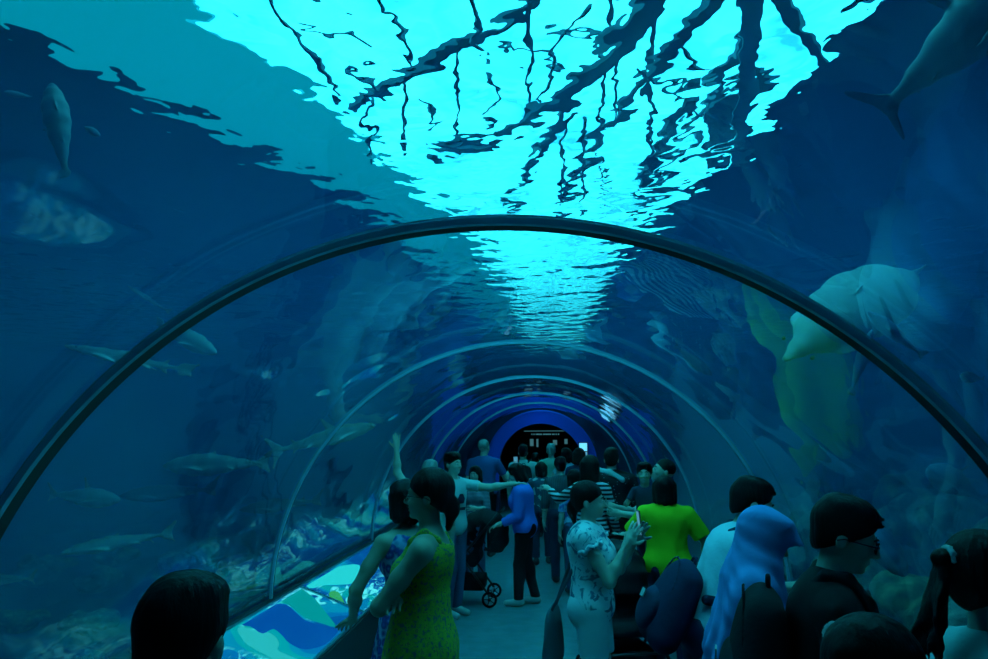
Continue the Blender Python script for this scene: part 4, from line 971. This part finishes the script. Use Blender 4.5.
m_ = [l2w(f, (f.arms[i][2]+f.arms[i][3]*.085)*f.s) for i in (0, 1)]; mid = (m_[0]+m_[1])/2
phone(mid+Vector((.015, 0, .045)), -math.radians(84), .10, 'phone held up in both hands by the blouse woman')
e = empty('tote_bag', l2w(f, (.02, -.26*s_, .74*s_)), f.root.rotation_euler.z); tag(e, 'dark teal cloth bag hanging behind the hip of the blouse woman', 'bag')
S = Solid(.008); S.fn((-.17, -.07, -.2), (.17, .07, .18), lambda X, Y, Z: (np.sqrt((X/.15)**4+((Z)/.17)**4+(Y/(.045+.02*np.clip(-Z*5, -1, 1)))**2)-1)*.04, .02); S.noise = folds(.004, 18, 6)
link_mesh('bag_body', S.mesh('bag_body'), cloth('tote_cloth', (.06, .13, .17)), e)
bm = bmesh.new(); add_tube(bm, [(-.08, 0, .14), (-.04, .10, .40), (0.02, .22, .615*s_), (.05, .14, .40), (.08, 0, .14)], .009); from_bm('bag_handle', bm, cloth('tote_handle', (.05, .1, .14)), e, True)
# pushchair on the right
q = at(622, 560, 5.6); stroller(q.x, q.y, PI+.25, 'dark pushchair with low hood between the blouse woman and lime shirt woman', mat('dark_red_cloth', (.03, .010, .016), .8), 'pushchairs')
# 18 toddler, 19 man who holds it, 20 lime shirt
f = person(667, 457, 6.75, 98, 'man with close-cropped hair looking up, holding a toddler', hairst='buzz', vox=.0075, face=True, head=(0, -16, 0),
           arms=(((-.25, .75, -.65), (.55, .80, .10), None, (0, -1, 0), .5), ((.25, .75, -.65), (-.45, .8, .25), None, (0, -1, 0), .5)))
wear(f, 'shirt', cloth('dark_teal_shirt', (.02, .06, .10)), sleeve=.6, hem=.84); wear(f, 'trousers', BLK, torso=False, pants=(.07, .01)); shoes(f, .01, SHOE, f.root)
f = person(644, 461, 6.45, 168, 'toddler in dark top with short hair, carried on the man\'s arm', hairst='short', vox=.0065, face=True, hs=1.55, s=.50, zoff=.72,
           arms=(((-.5, .3, -.8), (.1, .9, .2), None, None, .4), ((.5, .3, -.8), (-.1, .9, .2), None, None, .4)), legs=((.10, .02), (.14, .06)))
f.root.location.z = at(644, 461, 6.45).z-.5*f.hp((0, 0, 1.725))[2]
wear(f, 'top', cloth('toddler_top', (.03, .05, .09)), sleeve=.7, hem=.86); wear(f, 'trousers', JEAND, torso=False, pants=(.3, .012)); shoes(f, .006, SHOEW, f.root)
f = person(664, 474, 6.0, -8, 'woman in a bright lime-yellow tee with bobbed black hair, seen from behind', hairst='bob', female=True, vox=.007, wide=1.14,
           arms=(((-.65, .35, -.8), (-.35, .8, -.1), None, None, .4), ((.55, .15, -.85), (.0, .7, -.7), None, None, .4)), legs=((0, 0), (-.02, -.06)))
wear(f, 'tee_shirt', cloth('lime_tee', (.62, .72, .02)), o=.034, sleeve=.78, so=.035, neck='wide', hem=.80, fold=.010); wear(f, 'trousers', NAVY, torso=False, pants=(.07, .012)); shoes(f, .008, NAVY, f.root)
# 21 man in white tee with navy backpack
f = person(758, 477, 3.75, -84, 'man in a white tee with dark hair, bending forward beside the woman in a headscarf', hairst='full', vox=.007, lean=27, face=True, head=(-6, -8, 0),
           arms=(((-.3, .4, -.85), (.3, .9, .0), None, None, .4), ((.38, -.50, -.80), (-.1, .85, -.40), None, None, .5)), wide=1.05)
wear(f, 'tee_shirt', cloth('white_tee', (.66, .82, .92)), sleeve=.72, so=.018, hem=.84, fold=.008); wear(f, 'trousers', JEAND, torso=False, pants=(.07, .01)); shoes(f, .01, SHOE, f.root)
backpack(f, 'large navy backpack slung low on the back of the man in the white tee', NAVY, w=.32, h=.46, d=.20, z=.97, y=-.19, x=.02, m2=JEAND)
# 22 woman in the headscarf
f = person(773, 508, 3.0, -94, 'woman in a blue headscarf and pale blue top, head bowed to the right', hairst=None, female=True, vox=.0075, head=(0, 16, 0), lean=7, face=True,
           arms=(None, ((.2, .3, -1), (-.1, .8, -.2), None, None, .4)))
headscarf(f, cloth('blue_headscarf', (.15, .36, .78), bump=(14, .15)))
wear(f, 'tunic', cloth('pale_blue_tunic', (.4, .6, .8)), o=.012, sleeve=1.7, so=.022, hem=.55, fold=.008); wear(f, 'trousers', BLK, torso=False, pants=(.07, .01)); shoes(f, .01, SHOE, f.root)
# 23 man with glasses, black tee
f = person(855, 496, 2.45, -104, 'man in glasses and black tee with a black rucksack, looking down to the right', hairst='full', vox=.0065, face=True, head=(-4, 16, 0), lean=4, wide=1.08,
           arms=(((-.2, .3, -1), (.2, .8, -.1), None, None, .4), ((.2, .1, -1), (-.1, .8, -.3), None, None, .4)))
wear(f, 'tee_shirt', BLK, sleeve=.7, so=.018, hem=.84, o=.026, fold=.008); wear(f, 'trousers', JEAND, torso=False, pants=(.07, .01)); shoes(f, .01, SHOE, f.root); glasses(f)
bm = bmesh.new(); s_ = f.s
S = Solid(.006); S.chain([f.tp((.06, .085, 1.40))*s_, f.tp((.07, .125, 1.27))*s_, f.tp((.06, .135, 1.10))*s_], [.024*s_, .036*s_, .030*s_], .01); link_mesh('white_placket', S.mesh('white_placket'), SHOEW, f.root); bm.free()
backpack(f, 'black rucksack on the back of the man in glasses', cloth('rucksack_black', (.016, .024, .03)), w=.34, h=.48, d=.20, z=1.16, y=-.225)
# 24 child in front
f = person(880, 609, 1.52, -72, 'child with black hair gathered by a small pale hair tie, at the bottom right', hairst='bun', vox=.0065, female=True, head=(0, 8, 0), hs=1.12)
wear(f, 'top', NAVY, sleeve=.6, hem=.84); wear(f, 'trousers', JEAND, torso=False, pants=(.07, .01)); shoes(f, .01, SHOE, f.root)
torus_part(f, 'hair_tie', (-.035, -.085, 1.665), (0, -1, .5), .018, .008, SHOEW)
# 25 girl at the right edge
f = person(988, 527, 1.88, -84, 'girl with a long black ponytail and pale top at the right edge', hairst='ponytail', vox=.0065, female=True, head=(0, 5, 0))
wear(f, 'top', cloth('mint_top', (.36, .58, .60)), o=.026, sleeve=.8, hem=.82, so=.02, fold=.008); wear(f, 'trousers', JEAND, torso=False, pants=(.07, .01)); shoes(f, .01, SHOE, f.root)
torus_part(f, 'hair_tie', (0, -.108, 1.637), (0, -1, 0), .024, .010, SHOEW)
e = empty('crossbody_strap', f.root.location, f.root.rotation_euler.z); e.name = 'crossbody_bag'; tag(e, 'small blue crossbody bag worn by the ponytail girl', 'bag')
S = Solid(.007); s_ = f.s; S.chain([f.tp(q)*s_ for q in ((-.06, -.10, 1.39), (.0, -.125, 1.30), (.08, -.14, 1.15), (.15, -.10, 1.0), (.19, 0, .93))], [.012]*5, .004); link_mesh('bag_strap', S.mesh('bag_strap'), JEAN, e)
S = Solid(.008); S.ell(f.tp((.235, .02, .86))*s_, (.035, .09, .08), None, .01); link_mesh('bag_body', S.mesh('bag_body'), JEAN, e)
# ------------------------------------------------------------------ fish and sharks in the tank
def fishmat(name, back, belly, z0=-.1, z1=.1, bump=(9, .2)):
    def pt(nt, b, tc):
        s = nt.nodes.new('ShaderNodeSeparateXYZ'); mr = nt.nodes.new('ShaderNodeMapRange'); mr.inputs[1].default_value = z0; mr.inputs[2].default_value = z1
        r = ramp(nt, [(.3, belly), (.6, back)]); nt.links.new(tc.outputs['Object'], s.inputs[0]); nt.links.new(s.outputs['Z'], mr.inputs[0]); nt.links.new(mr.outputs[0], r.inputs[0]); nt.links.new(r.outputs[0], b.inputs['Base Color'])
    return mat(name, back, .5, pat=pt, bump=bump)
SH = fishmat('shark_skin', (.07, .10, .12), (.24, .30, .32), -.06, .05); PALE = fishmat('pale_fish_skin', (.20, .27, .27), (.50, .60, .58), -.05, .05)
DARKF = fishmat('dark_fish_skin', (.03, .05, .07), (.08, .12, .14), -.05, .05); BLUEF = fishmat('blue_fish_skin', (.10, .22, .40), (.25, .4, .55), -.03, .03)
SHD = fishmat('dim_shark_skin', (.02, .04, .05), (.06, .09, .10), -.05, .05)
def orient(o, nose, tail, up=(0, 0, 1)):
    d = (nose-tail).normalized(); u = Vector(up); r = d.cross(u).normalized(); u = r.cross(d)
    m = Matrix((r, d, u)).transposed().to_4x4(); m.translation = (nose+tail)/2; o.matrix_world = m
def shark(nose, tail, label, m=SH, up=(0, 0, 1), fat=.105, wide=1.0, name='shark', group=None, cat='shark', caud=.14, vox=None, bend=.05, pect=.20, dors=.11, lower=.6, flat=1.0, rr=None):
    L = (nose-tail).length; S = Solid(vox or max(.006, L*.008))
    B = lambda t: bend*math.sin(t*3.2)*L        # body curve sideways
    P = lambda t, x=0, z=0: np.array([B(t)+x*L, (.5-t)*L, z*L])
    rr = rr or [(0, .012), (.05, .38), (.14, .72), (.28, 1), (.42, 1), (.58, .78), (.74, .45), (.88, .20), (.95, .13)]
    for (a, ra), (b, rb) in zip(rr, rr[1:]):
        if wide == 1: S.cap(P(a), P(b), max(ra*fat, .012)*L, max(rb*fat, .012)*L, .02*L, ((0, 0, 1), flat) if flat != 1 else None)
        else: S.cap(P(a), P(b), max(ra*fat*wide, .015)*L, max(rb*fat*wide, .014)*L, .02*L, ((0, 0, 1), 1/wide))
    th = lambda n: (n, .22)
    S.cap(P(.94), P(1.06, 0, caud), .045*L, .010*L, .008*L, th((1, 0, 0))); S.cap(P(.95), P(1.02, 0, -caud*lower), .040*L, .010*L, .008*L, th((1, 0, 0)))
    S.cap(P(.40), P(.50, 0, fat*.9+dors), .060*L, .012*L, .01*L, th((1, 0, 0)))
    S.cap(P(.76), P(.81, 0, fat*.4+.035), .028*L, .008*L, .008*L, th((1, 0, 0)))
    for x in (-1, 1):
        S.cap(P(.28, x*fat*.5*wide, -.02), P(.42, x*(fat*.6*wide+pect), -.05), .058*L, .012*L, .012*L, th((0, 0, 1)))
        S.cap(P(.64, x*fat*.3, -.03), P(.71, x*(fat*.3+.06), -.05), .030*L, .008*L, .01*L, th((0, 0, 1)))
    S.cap(P(.78, 0, -.02), P(.82, 0, -.065), .022*L, .007*L, .008*L, th((1, 0, 0)))
    root = link_mesh(name, S.mesh(name), m); orient(root, nose, tail, up); tag(root, label, cat, group)
    for x in (-1, 1):
        bm = bmesh.new(); bmesh.ops.create_uvsphere(bm, u_segments=10, v_segments=8, radius=.009*L); o = from_bm('eye', bm, EYEM, root, True)
        o.location = Vector(P(.085, x*fat*.46*(wide if wide == 1 else wide*.9), .01))
    return root
shark(at(1075, -62, 2.0), at(880, 112, 2.6), 'big dark shark swimming away out of the top right corner', m=SHD, up=(-.75, .1, .6), fat=.15, caud=.23, bend=-.03, lower=.8, cat='shark')
shark(at(786, 359, 3.8), at(915, 276, 4.4), 'broad pale guitarfish behind the big rib on the right, nose pointing down left', m=fishmat('pale_belly_skin', (.36, .46, .45), (.62, .72, .68), -.05, .05), up=(.1, -.75, .6), fat=.125, wide=1.35, name='guitarfish', cat='guitarfish', pect=.05, dors=.03, caud=.05, bend=.03, rr=[(0, .05), (.10, .22), (.25, .55), (.42, .88), (.58, 1), (.74, .9), (.88, .5), (.97, .2)])
shark(at(868, 312, 3.3), at(924, 356, 3.35), 'small pale blue fish with dark tail just right of the guitarfish', m=BLUEF, up=(.3, -.3, .8), fat=.10, name='fish', cat='fish', group=None, pect=.08)
shark(at(872, 330, 3.9), at(850, 395, 3.95), 'slim blue fish diving behind the big rib below the guitarfish', m=BLUEF, up=(.9, -.3, .1), fat=.09, name='fish', cat='fish', pect=.08)
shark(at(164, 466, 6.2), at(268, 463, 6.2), 'pale torpedo-shaped shark on the left, facing left at head height', m=PALE, fat=.10, bend=.02, pect=.07, dors=.05)
shark(at(120, 500, 5.8), at(50, 494, 5.9), 'small shark with an upright fin on the left, facing right', m=PALE, fat=.11, bend=.03, dors=.13, pect=.12)
shark(at(62, 553, 5.4), at(172, 533, 5.9), 'slender pale shark low on the left near the tank floor', m=PALE, fat=.07, bend=.05, pect=.06, dors=.02)
shark(at(66, 346, 4.6), at(190, 371, 4.7), 'long slender fish crossing behind the big rib on the left', m=PALE, fat=.045, bend=.05, name='fish', cat='fish', pect=.04, dors=.02, caud=.06)
shark(at(216, 353, 5.0), at(158, 322, 5.3), 'plump fish just inside the big rib on the left, nose down right', m=PALE, fat=.09, bend=.02, name='fish', cat='fish', pect=.06, dors=.03, caud=.05)
shark(at(375, 425, 6.9), at(272, 452, 6.5), 'shark with a forked tail swimming behind the second rib on the left', m=PALE, fat=.08, bend=.05, caud=.17, lower=.9, pect=.1)
shark(at(52, 84, 2.75), at(66, 178, 2.7), 'dim fish hanging nose up in the top left corner', m=SHD, up=(-.9, -.3, 0), fat=.11, bend=.02, name='fish', cat='fish', pect=.12, caud=.08, dors=.02)
shark(at(120, 496, 8.2), at(215, 489, 8.2), 'faint distant shark on the left behind the torpedo-shaped one', m=SH, fat=.08, bend=.03, pect=.05, dors=.02)
shark(at(240, 510, 8.5), at(320, 500, 8.6), 'faint distant shark low on the left near the second rib', m=SH, fat=.08, bend=.03, pect=.05, dors=.02)
shark(at(-30, 582, 5.2), at(34, 578, 5.2), 'pale fish cut off by the left edge of the view, near the tank floor', m=PALE, fat=.08, bend=.03, name='fish', cat='fish', pect=.05, dors=.02)
shark(at(4, 92, 2.95), at(34, 97, 3.05), 'tiny dark fish at the far left edge high up', m=DARKF, fat=.12, name='fish', cat='fish', pect=.06, dors=.03, vox=.004)
shark(at(100, 136, 3.1), at(84, 126, 3.15), 'tiny dark fish near the dim nose-up fish on the left', m=DARKF, fat=.12, name='fish', cat='fish', pect=.06, dors=.03, vox=.004)
shark(at(789, 318, 4.2), at(822, 316, 4.25), 'small dark fish above the guitarfish nose by the big rib', m=DARKF, fat=.10, name='fish', cat='fish', pect=.06, dors=.03, vox=.004)
shark(at(531, 378, 12.5), at(556, 386, 12.8), 'dark fish silhouette gliding over the tunnel beyond the third rib', m=DARKF, fat=.09, pect=.28, name='fish', cat='fish')
shark(at(128, 286, 5.4), at(170, 312, 5.6), 'thin faint fish high on the left above the plump fish', m=SH, fat=.05, name='fish', cat='fish', pect=.04, dors=.02, vox=.006)
shark(at(962, 376, 4.6), at(984, 379, 4.7), 'little striped dark fish near the right edge', m=DARKF, fat=.16, name='fish', cat='fish', pect=.05, dors=.05, vox=.004)
shark(at(930, 470, 5.6), at(985, 500, 5.9), 'pale blue fish above the reef on the right', m=BLUEF, fat=.15, name='fish', cat='fish', pect=.08, up=(.2, -.4, .8))
shark(at(905, 575, 5.0), at(846, 500, 5.2), 'large blue-grey fish nosing down over the reef behind the man in glasses', m=BLUEF, fat=.17, name='fish', cat='fish', pect=.08, up=(.8, -.3, .5))
shark(at(712, 375, 7.5), at(675, 345, 7.8), 'small faint fish high on the right beyond the second rib', m=SH, fat=.10, name='fish', cat='fish', pect=.05, dors=.02, vox=.006)

# ------------------------------------------------------------------ reef
RM = [mat('reef_rock_'+'abc'[i], c, .95, pat=pat_noise(5, [(.3, tuple(v*.2 for v in c)), (.55, c), (.75, tuple(min(1, v*2.2) for v in c))], 6), bump=(9, 1.0)) for i, c in enumerate(((.14, .22, .12), (.20, .30, .26), (.10, .2, .2)))]
protos = []
def rock_mesh(seed):
    rs = np.random.RandomState(seed); S = Solid(.035)
    for j in range(7):
        c = rs.uniform(-.45, .45, 3)*np.array([1, 1, .6]); S.ell(c, rs.uniform(.2, .48, 3), None, .12)
    S.noise = folds(.06, 9, seed); return S.mesh('reef_rock')
for i in range(6): protos.append(rock_mesh(20+i)); protos[-1].materials.append(RM[i % 3]); protos[-1].polygons.foreach_set('use_smooth', [True]*len(protos[-1].polygons))
rs = np.random.RandomState(11)
spots = []
def free(x, y, s_): return all(math.hypot(x-a, y-b) > (s_+c)*.80 for a, b, c in spots)
for i in range(900):
    sz = rs.uniform(.4, 1.0); x = AX+R+WALLT+.06+sz*.95+rs.rand()**1.2*4.4; Y = rs.uniform(2.5, 15)
    if x+sz < TX1 and free(x, Y, sz): spots.append((x, Y, sz))
for i in range(60):
    sz = rs.uniform(.25, .5); x = AX-R-WALLT-.06-sz*.95-rs.rand()*4.0; Y = rs.uniform(3, 15)
    if free(x, Y, sz): spots.append((x, Y, sz))
for i, (x, y, sz) in enumerate(spots):
    if abs(x-AX)-sz*.95 < R+WALLT+.04: x = AX+math.copysign(R+WALLT+.05+sz*.95, x-AX)
    if x+sz > TX1 or y+sz > YEND: continue
    o = bpy.data.objects.new('reef_rock', protos[i % 6]); C.objects.link(o); o.location = (x, y, sz*.45+max(0, x-1.8)*.16); o.scale = (sz, sz*rs.uniform(.8, 1.1), sz*rs.uniform(.8, 1.25) if x > 0 else sz*.6); o.rotation_euler = (0, 0, rs.uniform(0, 6.28))
    right = x > 0
    tag(o, 'rough algae-covered reef rock on the tank floor right of the tunnel' if right else 'low dark rubble rock on the tank floor left of the tunnel', 'rock', 'reef rocks right of the tunnel' if right else 'rubble rocks left of the tunnel')
